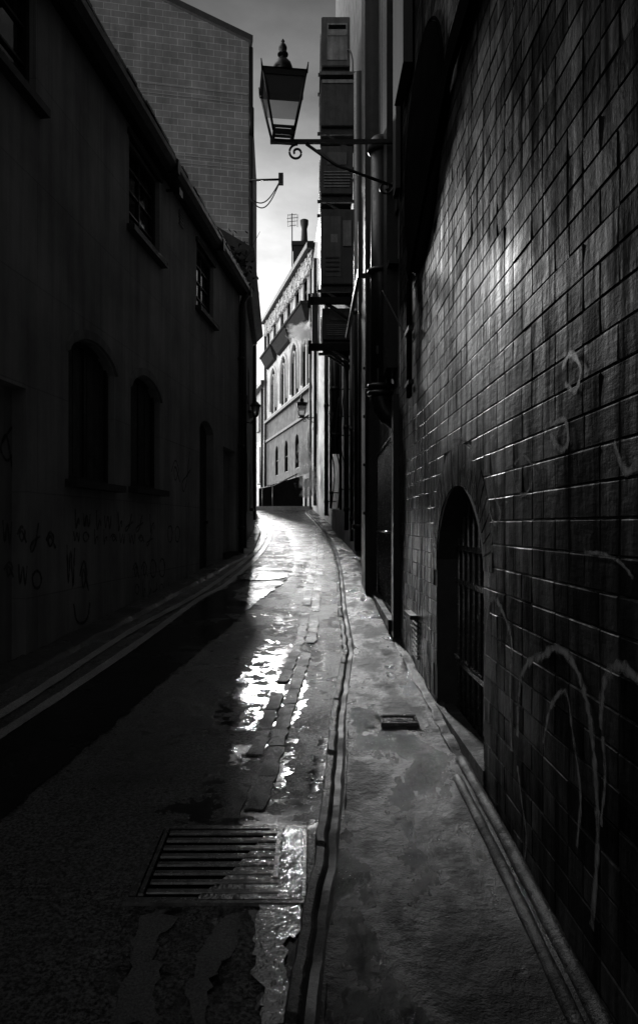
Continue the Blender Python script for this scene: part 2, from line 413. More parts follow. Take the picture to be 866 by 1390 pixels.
PUDDLES = [[gpt(*p) for p in P] for P in [
    [(284,972),(296,952),(315,928),(329,911),(345,890),(362,868),(384,872),(398,872),(402,895),(396,930),(390,955),(386,986),(337,990),(300,990)],
    [(345,812),(350,780),(352,756),(362,731),(364,716),(376,708),(388,722),(394,735),(402,755),(398,775),(388,790),(368,808)],
    [(420,855),(434,862),(442,890),(438,920),(428,940),(418,910)],
    [(376,1006),(396,1000),(404,1020),(392,1062),(378,1092),(350,1102),(362,1060)],
    [(318,1010),(352,1004),(346,1036),(312,1042)],
    [(235,1092),(270,1066),(303,1041),(322,1040),(312,1066),(300,1092),(268,1100)],
    [(404,905),(416,892),(416,930),(404,978),(390,988),(396,945)],
    [(446,1010),(436,1000),(422,1040),(414,1080),(426,1088),(440,1050)],
    [(165,1340),(178,1285),(203,1242),(238,1232),(238,1250),(218,1268),(212,1300),(205,1345)],
    [(266,1345),(276,1272),(298,1242),(320,1250),(312,1280),(298,1318),(292,1350)],
    [(200,1104),(240,1088),(330,1094),(420,1090),(434,1102),(424,1126),(330,1122),(240,1118)],
    [(396,1150),(424,1130),(420,1190),(408,1245),(396,1300),(388,1400),(350,1420),(345,1300),(350,1230),(352,1180)],
    [(370,830),(400,815),(396,850),(372,862)], [(405,770),(418,760),(414,800),(402,805)]]]
PBB = [(min(p[0] for p in P)-.3, max(p[0] for p in P)+.3, min(p[1] for p in P)-.3, max(p[1] for p in P)+.3) for P in PUDDLES]
def wet(x, y):
    best = -.3
    if y < .8: return best
    for P, bb in zip(PUDDLES, PBB):
        if not (bb[0] < x < bb[1] and bb[2] < y < bb[3]): continue
        ins = False; d = 9
        for i in range(len(P)):
            a, b = P[i-1], P[i]; d = min(d, seg_d(x, y, a, b))
            if (a[1] > y) != (b[1] > y) and x < (b[0]-a[0])*(y-a[1])/(b[1]-a[1])+a[0]: ins = not ins
        best = max(best, min(d, .017) if ins else -d)
    kx = kerb_x(y)
    if 3.2 < y < 32 and kx - 1.15 < x: best = max(best, -.062 + .002*min(y, 12))
    elif y > 1.5: best = max(best, -.13)
    return best
_ro = bpy.data.objects['road']; _me = _ro.data
_at = _me.attributes.new('wet', 'FLOAT', 'POINT')
for i, v in enumerate(_me.vertices): 
    w_ = wet(v.co.x, v.co.y); _at.data[i].value = w_
    v.co.z -= .006*max(0, min(1, (w_+.02)/.05))
# kerb: granite lip on the road side, dark groove behind it
def strip(name, prof, mat, yr=(-3, 34), step=.05, wob=.006, edge=kerb_x, joint=lambda y: 0):
    bm = bmesh.new(); rows = []; y = yr[0]
    while y < yr[1]:
        x = edge(y); w = wob * fbm(x, y, 4, 3); w2 = wob * fbm(x, y, 2.5, 8)
        jj = joint(y); chip = .006*max(0, fbm(x, y, 9, 5)-.1) if wob > .011 else 0; rows.append([bm.verts.new((x + dx + w, y, zg(y) + dz + w2 - jj - chip)) for dx, dz in prof]); y += step * max(1, abs(y) * .25)
    for a, b in zip(rows, rows[1:]):
        for i in range(len(prof)-1):
            f = bm.faces.new((a[i], a[i+1], b[i+1], b[i])); f.smooth = False
    me = bpy.data.meshes.new(name); bm.to_mesh(me); bm.free(); me.materials.append(mat)
    o = bpy.data.objects.new(name, me); COL.objects.link(o); return struct(o)
def kerb_joint(y): return .012 if (y / .91) % 1 < .035 else 0
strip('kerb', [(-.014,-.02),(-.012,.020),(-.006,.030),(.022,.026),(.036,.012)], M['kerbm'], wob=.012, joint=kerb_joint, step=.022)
strip('gutter_groove', [(.030,.020),(.042,.008),(.07,.010),(.098,.040)], M['groove'], wob=.012)
# left footway strip along the houses
def leftx(y): return -2.9 + .108*y if y < 13.7 else -1.41 - (y-13.75)*.0413
strip('footway', [(-.03,.05),(.1,.045),(.24,.035),(.27,.0),(.28,-.02)], M['asphalt'], (-3, 20), edge=leftx, wob=.01)
# far raised pavement closing the street
m = MB(); m.hexa([(-12,35.2,zg(35)-.05),(-.05,34.1,zg(34)-.05),(.5,40,2.2),(-14,58,2.2),(-12,35.2,zg(36)+.1),(-.05,34.1,zg(36)+.08),(.5,40,zg(36)+.12),(-14,58,zg(36)+.12)])
o = struct(m.build('pavement', M['setts']))

def sheet(name, poly, dz, mat, jit=.012, kind=True, pix=True, n_sub=None):
    """thin sheet on the street with an uneven outline"""
    pts = [gpt(*p) for p in poly] if pix else poly
    out = []; n = len(pts)
    for i in range(n):
        a, b = pts[i], pts[(i+1) % n]; L = math.hypot(b[0]-a[0], b[1]-a[1])
        k = max(2, int(L / (.006 + .008*min(abs(a[1]), abs(b[1])))))
        for j in range(k):
            t = j / k; x, y = a[0]+(b[0]-a[0])*t, a[1]+(b[1]-a[1])*t
            s = jit * (1 + y*.12)
            out.append((x + s*2.2*fbm(x, y, 5, 11) + s*1.5*fbm(x, y, 26, 5), y + s*4.5*fbm(x, y, 5, 17) + s*2*fbm(x, y, 24, 9)))
    bm = bmesh.new(); vs = [bm.verts.new((x, y, zg(y) + dz)) for x, y in out]
    es = [bm.edges.new((vs[i], vs[(i+1) % len(vs)])) for i in range(len(vs))]
    bmesh.ops.triangle_fill(bm, edges=es, use_beauty=True)
    for f in bm.faces: f.smooth = True
    bmesh.ops.recalc_face_normals(bm, faces=bm.faces)
    for f in bm.faces:
        if f.normal.z < 0: f.normal_flip()
    me = bpy.data.meshes.new(name); bm.to_mesh(me); bm.free(); me.materials.append(mat)
    o = bpy.data.objects.new(name, me); COL.objects.link(o)
    return struct(o) if kind else o
PATCH = [(-250,1250),(-250,1110),(0,1008),(180,884),(270,819),(312,796),(335,775),(372,765),(392,782),(384,792),(349,817),(310,852),(258,895),(180,962),(90,1040),(0,1115),(-140,1250)]
sheet('asphalt_patch', PATCH, .008, M['patch'], .01)
# worn double lines
def roadline(pxs, w):
    pts = [gpt(*p) for p in pxs]; pts = smooth_path([(x, y) for x, y in pts], 14)
    bm = bmesh.new(); prev = None
    for i, (x, y) in enumerate(pts):
        k = w * (.5 + .12*fbm(x, y, 6, 2)); a = bm.verts.new((x-k, y, zg(y)+.0135)); b = bm.verts.new((x+k, y, zg(y)+.0135))
        if prev: bm.faces.new((prev[0], prev[1], b, a))
        prev = (a, b)
    me = bpy.data.meshes.new('road_line'); bm.to_mesh(me); bm.free(); me.materials.append(M['line'])
    o = bpy.data.objects.new('road_line', me); COL.objects.link(o); struct(o)
roadline([(-200,1115),(0,1000),(180,880),(270,815),(310,792),(353,752),(366,728),(362,712),(351,700)], .085)
roadline([(-200,1085),(0,973),(180,857),(278,802),(337,758),(355,737),(356,722),(350,712)], .085)
# sett channel: two rows of worn paving running up the middle
def chan(y):
    pts = sorted([(gpt(*p)[1], gpt(*p)[0]) for p in [(424,745),(421,770),(415,800),(402,868),(385,905),(350,986),(330,1040),(303,1100)]])
    for (y0,x0),(y1,x1) in zip(pts, pts[1:]):
        if y0 <= y <= y1: return x0+(x1-x0)*(y-y0)/(y1-y0)
    return pts[0][1] if y < pts[0][0] else pts[-1][1]
m = MB(); y = 2.98
while y < 20:
    L = random.uniform(.26, .5)
    for k, (o0, o1) in enumerate(((0,.085),(.1,.185))):
        if random.random() < .13: continue
        yy = y + (.1 if k else 0) ; a, b = chan(yy), chan(yy+L)
        wid = 1.0 + max(0, yy-5)*.03
        g = .003; j = lambda: random.uniform(-.01, .01)
        h = random.uniform(.0, .004)
        pts = []
        cs = [(a+o0*wid, yy+g), (a+o1*wid, yy+g), (b+o1*wid, yy+L-g), (b+o0*wid, yy+L-g)]
        for c0, c1 in zip(cs, cs[1:]+cs[:1]):
            n_ = max(3, int(math.hypot(c1[0]-c0[0], c1[1]-c0[1])/.022))
            for q in range(n_):
                t = q/n_; x = c0[0]+(c1[0]-c0[0])*t; q_ = c0[1]+(c1[1]-c0[1])*t
                pts.append((x+.016*fbm(x, q_, 9, 21), q_+.03*fbm(x, q_, 8, 33)))
        cx = sum(p[0] for p in pts)/len(pts); cy = sum(p[1] for p in pts)/len(pts); tl = random.uniform(-.02, .02)
        top = [m.bm.verts.new((cx+(x-cx)*.93, cy+(q-cy)*.98, zg(q)+.0045+h+tl*(x-cx))) for x, q in pts]
        bot = [m.bm.verts.new((x, q, zg(q)-.006)) for x, q in pts]
        m.bm.faces.new(top)
        for q in range(len(pts)): f = m.bm.faces.new((bot[q], bot[(q+1)%len(pts)], top[(q+1)%len(pts)], top[q])); f.smooth = True
    y += L
struct(m.build('paving_setts', M['setts']))
# iron gully grate
gx0, gx1, gy0, gy1 = -.60, -.05, 2.42, 2.88
g = thing('gully_grate', 'rectangular slatted iron drain grate half under water in the road', 'drain grate', (gx0, gy0, zg(gy0)))
def gz(y): return zg(y)
m = MB()
def gbox(m, x0, x1, y0, y1, a, b, sx=0, sx2=None):
    m.hexa([(x0+sx,y0,gz(y0)+a),(x1+sx,y0,gz(y0)+a),(x1+(sx2 or sx),y1,gz(y1)+a),(x0+(sx2 or sx),y1,gz(y1)+a),
            (x0+sx+.003,y0+.003,gz(y0)+b),(x1+sx-.003,y0+.003,gz(y0)+b),(x1+(sx2 or sx)-.003,y1-.003,gz(y1)+b),(x0+(sx2 or sx)+.003,y1-.003,gz(y1)+b)])
gbox(m, gx0-.035, gx1+.035, gy0-.04, gy0-.003, -.01, .011); gbox(m, gx0-.035, gx1+.035, gy1+.003, gy1+.035, -.01, .013)
gbox(m, gx0-.035, gx0-.003, gy0-.002, gy1+.002, -.01, .013); gbox(m, gx1+.003, gx1+.035, gy0-.002, gy1+.002, -.01, .012)
m.build('frame', M['castiron'], g)
m = MB(); m.box(gx0-.002, gx1+.002, gy0-.002, gy1+.002, gz(gy0)-.2, gz(gy0)+.0075)
m.bm.faces.ensure_lookup_table()
for v in m.bm.verts:
    if v.co.z > gz(gy0): v.co.z = gz(v.co.y) + .009
m.build('pit', M['dark'], g)
m = MB(); n = 8
for k in range(n):
    y = gy0 + (k+.5)*(gy1-gy0)/n; w = .015
    gbox(m, gx0+.025, gx1-.06, y-w, y+w*.7, .006, .0185 - .0015*(7-k)*.3)
m.build('bars', M['castiron'], g)
m = MB(); gbox(m, gx0, gx0+.022, gy0, gy1, .006, .019); gbox(m, gx1-.09, gx1-.065, gy0+.1, gy1-.01, .006, .02)
m.build('side_rail', M['castiron'], g)
# manhole cover
cxm, cym = gpt(355, 784)
WP = [(-.40, 2.40), (-.30, 2.55), (-.24, 2.7), (-.16, 2.9), (-.03, 2.9), (-.03, 2.40)]
bm_ = bmesh.new(); bm_.faces.new([bm_.verts.new((x, y, zg(y)+.0125)) for x, y in WP]); me_ = bpy.data.meshes.new('puddle'); bm_.to_mesh(me_); bm_.free(); me_.materials.append(M['water'])
o_ = bpy.data.objects.new('puddle', me_); COL.objects.link(o_); struct(o_)
for P in ([(150,1390),(168,1330),(180,1285),(203,1245),(238,1236),(240,1250),(218,1270),(214,1300),(210,1345),(200,1400)],
          [(262,1390),(268,1330),(278,1275),(298,1246),(318,1250),(316,1275),(306,1300),(298,1340),(290,1400)]):
    sheet('puddle_sheen', P, .006, M['puddlesheen'], .016)  # pale sheets paint the sky sheen over two puddles
sheet('puddle', [(352,1216),(400,1212),(404,1245),(394,1300),(388,1400),(352,1420),(346,1300),(350,1250)], .0075, M['water'], .012)
g = thing('manhole_cover', 'round iron manhole cover set in the wet road', 'manhole cover', (cxm, cym, zg(cym)))
def disc(m, c, r0, r1, dz0, dz1, n=40):
    for k in range(n):
        a, b = 2*math.pi*k/n, 2*math.pi*(k+1)/n
        P = [(c[0]+r*math.cos(t), c[1]+r*math.sin(t)) for r, t in ((r0,a),(r1,a),(r1,b),(r0,b))]
        if r0 < 1e-6: P = [P[0], P[1], P[2]]
        m.face([(x, y, zg(y)+dz1) for x, y in P])
        m.face([(c[0]+r1*math.cos(t), c[1]+r1*math.sin(t), zg(c[1]+r1*math.sin(t))+d) for t, d in ((a,dz0),(b,dz0),(b,dz1),(a,dz1))])
m = MB(); disc(m, (cxm,cym), .33, .37, -.01, .019); m.build('frame', M['castiron'], g)
m = MB(); disc(m, (cxm,cym), 0, .315, -.01, .014)
for i in range(-3, 4):
    for j in range(-3, 4):
        if i*i+j*j < 11: x, y = cxm+i*.075, cym+j*.075; gbox(m, x-.02, x+.02, y-.02, y+.02, .014, .019)
m.build('lid', M['castiron'], g)
# stopcock cover in the pavement
cx0, cy0 = gpt(541, 981, .05)
g = thing('water_cover', 'small rectangular water meter cover sunk in the right pavement', 'access cover', (cx0, cy0, zg(cy0)+.05))
m = MB()
dzp = .062
for a, b, c, d in ((-.11,.11,-.075,-.055),(-.11,.11,.055,.075),(-.11,-.09,-.0545,.0545),(.09,.11,-.0545,.0545)):
    gbox(m, cx0+a, cx0+b, cy0+c, cy0+d, .02, dzp+.01)
m.build('frame', M['castiron'], g)
m = MB(); gbox(m, cx0-.088, cx0+.088, cy0-.053, cy0+.053, .02, dzp+.002); gbox(m, cx0-.05, cx0+.05, cy0-.03, cy0+.03, dzp+.0025, dzp+.006); gbox(m, cx0-.018, cx0+.018, cy0-.012, cy0+.012, dzp+.0065, dzp+.010)
m.build('lid', M['castiron'], g)
# concrete fillet at the foot of the brick wall, and two pipes in the near part
def rx(y): return right_x(y)
strip('wall_fillet', [(-.072,.02),(-.068,.058),(-.058,.064),(-.03,.066),(-.012,.08),(.012,.10)], M['concrete'], (3.45, 13), step=.02, edge=rx, wob=.016)
def foot_pipe(y0, y1, off, r, label):
    pts = [(right_x(y)+off+.004*math.sin(y*3), y, zg(y)+.05+r*.7) for y in [y0+(y1-y0)*i/24 for i in range(25)]]
    m = MB(); m.tube(pts, [r*(1+.06*math.sin(i*1.7)) for i in range(25)], 12)
    o = m.build('foot_pipe', M['concrete']); tag(o, label, 'pipe', 'pipes along the foot of the brick wall')
foot_pipe(1.2, 3.25, -.105, .021, 'outer of two low pipes by the pavement along the brick wall')
foot_pipe(.9, 3.45, -.04, .025, 'inner of two low pipes, tight against the brick wall foot')
# ================================================================ LEFT HOUSE
def sash(F, root, a0, a1, z0, z1, depth, nx, nz_, name='window', glass='glass', fr=.05, bar=.022, proud=.0, boarded=False, thin=False):
    """window: frame mesh with pane (and bars) below it"""
    m = MB(); d = -depth + proud
    m.fbox(F, a0, a0+fr, z0, z1, d, d+.06); m.fbox(F, a1-fr, a1, z0, z1, d, d+.06)
    m.fbox(F, a0+fr, a1-fr, z0, z0+fr, d+.002, d+.058); m.fbox(F, a0+fr, a1-fr, z1-fr, z1, d+.002, d+.058)
    for i in range(1, nx):
        a = a0 + (a1-a0)*i/nx; m.fbox(F, a-bar/2, a+bar/2, z0+fr, z1-fr, d+.006, d+.046)
    for i in range(1, nz_):
        z = z0 + (z1-z0)*i/nz_; m.fbox(F, a0+fr, a1-fr, z-bar/2, z+bar/2, d+.009, d+.043)
    w = m.build(name, M['timber'], root)
    if thin: d -= .0
    m = MB(); m.face([F.p(a0+.01,z0+.01,d+.02), F.p(a1-.01,z0+.01,d+.02), F.p(a1-.01,z1-.01,d+.02), F.p(a0+.01,z1-.01,d+.02)])
    if boarded:
        n = max(2, int((a1-a0)/.14))
        for i in range(n):
            x, X = a0+(a1-a0)*i/n, a0+(a1-a0)*(i+1)/n; m.fbox(F, x+.004, X-.004, z0+.01, z1-.01, d-.02, d+.024+random.uniform(0,.012))
    m.build('boarding' if boarded else 'pane', M['board'] if boarded else M[glass], w)
    return w
def sill(F, w, a0, a1, z, mat='sill', out=.09, th=.07, over=.07):
    m = MB(); m.fbox(F, a0-over, a1+over, z-th, z, -.04, out); m.build('sill', M[mat], w)
base = (FL.p(7, 0, 0).x, FL.p(7, 0, 0).y, zg(7))
house = thing('rendered_house', 'near left house with dark rendered wall, graffiti and a long eave', 'building', base)
sY = 1.0058
Hs = dict(A=(4.2, 5.83, 4.93, 5.85, 0), B=(7.93, 9.0, 4.83, 5.85, 0), C=(10.75, 11.8, 4.8, 5.78, 0),
          W1=(6.42, 7.5, 1.87, 3.24, .2), W2=(7.98, 9.0, 1.89, 3.22, .2), D1=(10.93, 11.8, .5, 3.13, .16), D2=(12.5, 13.5, .95, 2.86, 0), REC=(3.0, 5.66, -.2, 2.55, 0))
m = MB(); m.wall(FL, -6, 13.83, -.5, 6.02, [Hs[k] for k in ('A','B','C','W1','W2','D1','D2')] , .16)
# big shallow recess handled as its own opening below
m.bm.free()
m = MB()
m.wall(FL, -6, 13.83, -.6, 6.02, [Hs[k] for k in ('A','B','C','W1','W2','D1','D2','REC')], .14)
m.fbox(FL, -6, 13.83, -.6, 6.0, -5.0, -.45)          # body of the house behind the facade
m.fbox(FL, 13.6, 13.825, -.6, 6.0, -.44, -.012)
m.build('wall', M['render'], house)
m = MB(); m.face([FL.p(2.98,-.3,-.12), FL.p(5.68,-.3,-.12), FL.p(5.68,2.57,-.12), FL.p(2.98,2.57,-.12)]); m.build('blocked_opening', M['render'], house)
m = MB()
m.hexa([FL.p(-6,6.02,.2),FL.p(13.8,6.02,.2),FL.p(13.8,6.02,-5),FL.p(-6,6.02,-5),FL.p(-6,6.12,.2),FL.p(13.8,6.12,.2),FL.p(13.8,9.2,-5),FL.p(-6,9.2,-5)])
# slate edge teeth
for i in range(70):
    a = -5.9 + i*.28; m.fbox(FL, a, a+.27, 6.125, 6.15+random.uniform(0,.02), -.1, .23+random.uniform(-.015,.02))
m.build('roof', M['slate'], house)
m = MB()
gp = [(-.0,5.98),(.12,5.94),(.2,5.96),(.24,6.03),(.24,6.1)]
for i, a0 in enumerate([-6, -3, 0, 3, 6, 9, 11.5]):
    a1 = [-3, 0, 3, 6, 9, 11.5, 13.82][i]
    for (o0, z0), (o1, z1) in zip(gp, gp[1:]):
        m.face([FL.p(a0,z0,o0), FL.p(a1,z0,o0), FL.p(a1,z1,o1), FL.p(a0,z1,o1)])
    m.fbox(FL, a1-.04, a1+.04, 5.93, 6.11, .1, .255)
m.build('gutter', M['gutter'], house)
for k, nx, nzz in (('A',3,3),('B',2,4),('C',2,4)):
    h = Hs[k]; w = sash(FL, house, h[0], h[1], h[2], h[3], .12, nx, nzz)
    sill(FL, w, h[0], h[1], h[2])
    m = MB(); m.fbox(FL, h[0]-.05, h[1]+.05, h[3], h[3]+.07, -.03, .035); m.build('lintel', M['sill'], w)
for k in ('W1','W2'):
    h = Hs[k]; w = sash(FL, house, h[0], h[1], h[2], h[3]-.01, .13, 2, 1, boarded=True, bar=.05)
    sill(FL, w, h[0], h[1], h[2], out=.11)
    m = MB()
    pts = [(h[0]-.03+(h[1]-h[0]+.06)*i/14, h[3]-.2+.22*math.sin(math.pi*i/14)**.6) for i in range(15)]
    for p, q in zip(pts, pts[1:]):
        m.hexa([FL.p(p[0],p[1],.0),FL.p(q[0],q[1],.0),FL.p(q[0],q[1],.03),FL.p(p[0],p[1],.03),FL.p(p[0],p[1]+.09,.0),FL.p(q[0],q[1]+.09,.0),FL.p(q[0],q[1]+.09,.03),FL.p(p[0],p[1]+.09,.03)])
    m.build('arch', M['render'], w)
for k in ('D1','D2'):
    h = Hs[k]; m = MB(); m.fbox(FL, h[0]+.0, h[1]-.0, h[2]-.2, h[3], -.16, -.125)
    for i in range(1,5):
        a = h[0]+(h[1]-h[0])*i/5; m.fbox(FL, a-.008, a+.008, h[2], h[3]-.1, -.1245, -.118)
    d = m.build('door', M['board'] if k=='D1' else M['render'], house)
    m = MB(); m.fbox(FL, h[0]-.02, h[1]+.02, h[2]-.12, h[2]+.0, -.1, .06); m.build('step', M['sill'], d)
    if k=='D1':
        m = MB(); m.tube([FL.p(h[1]-.1,h[2]+1.0,-.12), FL.p(h[1]-.1,h[2]+1.0,-.07)], .025, 8); m.build('handle', M['iron'], d)
m = MB(); m.fbox(FL, 9.2, 13.75, -.3, 1.02, .001, .03, .0); 
m.bm.free()
# round vent with light slats
vc = FL.hit(245, 297)
m = MB()
for i in range(5):
    m.fbox(FL, vc[0]-.09, vc[0]+.09, vc[1]-.1+i*.045, vc[1]-.08+i*.045, .0, .025)
v = m.build('air_vent', M['lab'], house)
# floodlight
fc = FL.hit(226, 258)
m = MB(); m.tube([FL.p(fc[0],fc[1],0), FL.p(fc[0],fc[1],.12)], .02, 8); m.fbox(FL, fc[0]-.07, fc[0]+.07, fc[1]-.09, fc[1]+.0, .12, .2)
tag(m.build('floodlight', M['iron']), 'small dark floodlight under the eave of the left house', 'floodlight')
# downpipe at the join with the next house
m = MB(); dp = [FL.p(13.72, 5.95, .2), FL.p(13.72, 5.8, .1), FL.p(13.72, 5.6, .07), FL.p(13.72, 3, .07), FL.p(13.72, .9, .07)]
m.tube(dp, .05, 10)
for z in (1.4, 3.0, 4.7): m.tube([FL.p(13.72,z-.03,.07), FL.p(13.72,z+.03,.07)], .065, 10)
m.build('drainpipe', M['iron'], house)
# graffiti strokes
def glyphs(F, px0, py0, px1, py1, hpx, n, seed, w, out, root, mat='graf', jit=.5):
    rnd = random.Random(seed); m = MB()
    for i in range(n):
        cx = px0 + (px1-px0)*(i+.5)/n; cy = py0 + (py1-py0)*(i+.5)/n; wpx = abs(px1-px0)/n*.62
        k = rnd.choice(['loop','zig','hook','curl','stem'])
        if k == 'loop': pts = [(math.cos(t)*.5, math.sin(t)*.6) for t in [j*.7 for j in range(11)]]
        elif k == 'zig': pts = [(-.5,.7),(-.3,-.6),(0,.5),(.25,-.7),(.5,.6)]
        elif k == 'hook': pts = [(.3,.9),(.1,.2),(-.1,-.5),(-.5,-.9),(-.6,-.5),(-.1,-.2),(.5,.1)]
        elif k == 'curl': pts = [(-.5,0),(0,.5),(.4,.1),(0,-.4),(-.2,0),(.1,.2),(.6,-.5)]
        else: pts = [(-.1,1.1),(-.05,0),(0,-.9),(.2,-.2),(.45,.1),(.5,-.5)]
        P = [F.hit(cx + x*wpx + rnd.uniform(-1,1)*jit, cy - y*hpx*.5 + rnd.uniform(-1,1)*jit, out) for x, y in pts]
        m.ribbon(F, smooth_path(P, 5), w, out, .3)
    return m.build('graffiti', M[mat], root)
glyphs(FL, 0, 720, 78, 735, 44, 4, 3, .03, .004, house)
glyphs(FL, 96, 705, 212, 712, 26, 8, 5, .025, .004, house)
glyphs(FL, 88, 760, 122, 790, 80, 2, 8, .03, .004, house)
glyphs(FL, 178, 775, 226, 770, 40, 4, 9, .025, .004, house)
glyphs(FL, 230, 640, 262, 640, 60, 2, 12, .025, .004, house)
glyphs(FL, 226, 725, 246, 725, 36, 2, 14, .025, .004, house)
glyphs(FL, 98, 728, 210, 732, 20, 9, 21, .02, .004, house)
glyphs(FL, 182, 800, 232, 800, 22, 6, 31, .018, .004, house)
glyphs(FL, 2, 770, 60, 790, 40, 3, 41, .028, .004, house)
m = MB(); m.ribbon(FL, smooth_path([FL.hit(*p, .004) for p in ((100,820),(104,842),(112,846),(119,838),(122,818))], 6), .035, .004); m.build('graffiti', M['graf'], house)
m = MB(); m.ribbon(FL, smooth_path([FL.hit(*p, .11*-1) for p in ((4,600),(18,580),(24,600),(12,625),(2,610),(10,592),(20,650),(30,680),(22,700))], 6), .03, -.115); m.build('graffiti', M['graf'], house)
# ================================================================ SECOND LEFT HOUSE
h2 = thing('narrow_house', 'second house on the left with grey render and an oversailing dark eave', 'building', (-1.5, 16, zg(16)))
m = MB(); holes2 = [(1.6, 2.3, 4.3, 5.4, 0), (3.6, 4.4, 4.3, 5.4, 0), (2.6, 3.3, 1.15, 3.2, 0), (4.6, 5.1, 1.9, 3.1, 0)]
m.wall(B2, .1, 6.3, .3, 6.75, holes2, .12); m.fbox(B2, .1, 6.3, .3, 6.7, -3.5, -.25)
m.fbox(B2, 6.0, 6.29, .3, 6.7, -.24, -.01)
m.build('wall', M['render2'], h2)
for k, h in enumerate(holes2):
    if k == 2:
        m = MB(); m.fbox(B2, h[0], h[1], h[2], h[3], -.12, -.09); m.build('door', M['board'], h2)
    else:
        w = sash(B2, h2, h[0], h[1], h[2], h[3], .1, 2, 2); sill(B2, w, h[0], h[1], h[2], over=.03)
m = MB(); m.hexa([B2.p(.0,6.72,.14),B2.p(6.35,6.72,.14),B2.p(6.35,6.72,-4),B2.p(0,6.72,-4),B2.p(.0,6.9,.3),B2.p(6.4,6.9,.3),B2.p(6.35,9.4,-4),B2.p(0,9.4,-4)])
m.build('roof', M['slate'], h2)
m = MB(); m.fbox(B2, -.05, 6.38, 6.66, 6.86, .0, .13); m.build('fascia', M['gutter'], h2)
m = MB(); m.tube([B2.p(.28,6.5,.08), B2.p(.28,1.0,.08)], .055, 8)
m.tube([B2.p(5.9,6.5,.07), B2.p(5.9,1.6,.07)], .04, 8); m.build('drainpipe', M['iron'], h2)
m = MB(); m.fbox(B2, .12, 6.25, .4, 1.75, .002, .04); m.build('plinth', M['board'], h2)
# weeds on the low roof
rnd = random.Random(4); m = MB(); c = FL.p(13.6, 6.15, -.15)
m = MB()
for i in range(420):
    t = rnd.random(); p = Vector((c.x + rnd.gauss(0,.22), c.y + rnd.gauss(0,.3), c.z + abs(rnd.gauss(0,.36))))
    d = Vector((rnd.gauss(0,1), rnd.gauss(0,1), rnd.gauss(.4,1))).normalized()*.05; e = d.cross(Vector((rnd.random(),rnd.random(),1))).normalized()*.022
    m.face([p-d, p+e, p+d, p-e])
for i in range(14):
    m.tube([c+Vector((rnd.gauss(0,.08),rnd.gauss(0,.08),-.05)), c+Vector((rnd.gauss(0,.25),rnd.gauss(0,.25),rnd.uniform(.3,.8)))], [.012,.004], 5)
tag(m.build('roof_weed', M['timber']), 'scraggy weed growing on the eave where the left houses meet', 'plant')
# ================================================================ BLOCKWORK GABLE
gb = thing('blockwork_building', 'tall concrete blockwork gable building rising behind the left houses', 'building', (-1.95, 22, zg(22)))
zt = GB.hit(340, 57)[1]; a_ap, z_ap = GB.hit(220, 0)
sl = (z_ap - zt) / a_ap
L = 16
m = MB()
q = [(0,0),(L,0),(L,zt+sl*L),(0,zt)]; m.face([GB.p(*t) for t in q], q)
side = Frame(-1.95, 22, -.05, 1, 1, .05)
q = [(0,0),(9,0),(9,zt),(0,zt)]; m.face([side.p(a, z, 0) for a, z in q], q)
m.build('wall', M['block'], gb)
m = MB(); m.hexa([GB.p(-.12,zt,.08),GB.p(L,zt+sl*L,.08),GB.p(L,zt+sl*L,-9),GB.p(-.12,zt,-9),GB.p(-.12,zt+.16,.12),GB.p(L,zt+.16+sl*L,.12),GB.p(L,zt+.16+sl*L,-9),GB.p(-.12,zt+.16,-9)])
m.build('roof', M['slate'], gb)
m = MB()
for py0, py1 in ((128,122),(140,134),(219,214),(229,224)):
    a, z = GB.hit(336, py0); m.fbox(GB, .05, L, z-.012, z+.012, .0, .012)
m.build('mortar_band', M['band'], gb)
m = MB(); m.tube([side.p(.1,zt-.1,.06), side.p(.1,zt-2.2,.06), side.p(.1, 3, .06)], .07, 8); m.tube([side.p(.1,zt-2.9,.06), side.p(.1,zt-2.0,.06)], .1, 8)
m.build('drainpipe', M['iron'], gb)
# line bracket with slack cables
def bracket(F, px0, px1, py, name, label, sag):
    a, z = F.hit(px0, py); P = F.p(a, z, 0); y = P.y - .05
    X1 = (px1-CX)/FP*y
    g = thing('cable_bracket', label, 'bracket', tuple(P), 'cable brackets')
    m = MB(); m.tube([P, Vector((X1, y, z+.0))], .035, 8); s_ = .11 if sag > .5 else .1
    m.box(X1-.02, X1+.13, y-.08, y+.08, z-s_*1.4, z+s_*1.6); m.build('arm', M['iron'], g)
    for k in (1, .72):
        pts = []
        for i in range(17):
            t = i/16; pts.append((P.x+(X1+.05-P.x)*t, y, z-(1-t)*sag*.9 - sag*k*math.sin(math.pi*t)*(.95) ))
        m = MB(); m.tube(pts, .018, 6); m.build('cable', M['iron'], g)
bracket(GB, 338, 379, 244, 'a', 'upper cable bracket with two slack cables on the blockwork edge', .62)
bracket(GB, 339, 346, 404, 'b', 'lower short cable bracket by the second house eave', .18)
# wall lantern on second house
def lantern_small(P, sc, root):
    m = MB(); m.lathe(P, [(.03*sc,0),(.06*sc,.02*sc),(.065*sc,.03*sc)], 6)
    for k in range(6):
        a = k*math.pi/3; m.tube([P+Vector((.06*sc*math.cos(a),.06*sc*math.sin(a),.03*sc)), P+Vector((.1*sc*math.cos(a),.1*sc*math.sin(a),.25*sc))], .008*sc, 5)
    m.build('frame', M['iron'], root)
    m = MB(); m.lathe(P+Vector((0,0,.03*sc)), [(.055*sc,0),(.095*sc,.22*sc)], 6); m.build('glass', M['opal'], root)
    m = MB(); m.lathe(P+Vector((0,0,.25*sc)), [(.14*sc,0),(.13*sc,.02*sc),(.06*sc,.1*sc),(.02*sc,.13*sc),(.025*sc,.17*sc),(.004,.2*sc)], 12); m.build('cap', M['iron'], root)
a, z = B2.hit(334, 566); P = B2.p(a, z, .22)
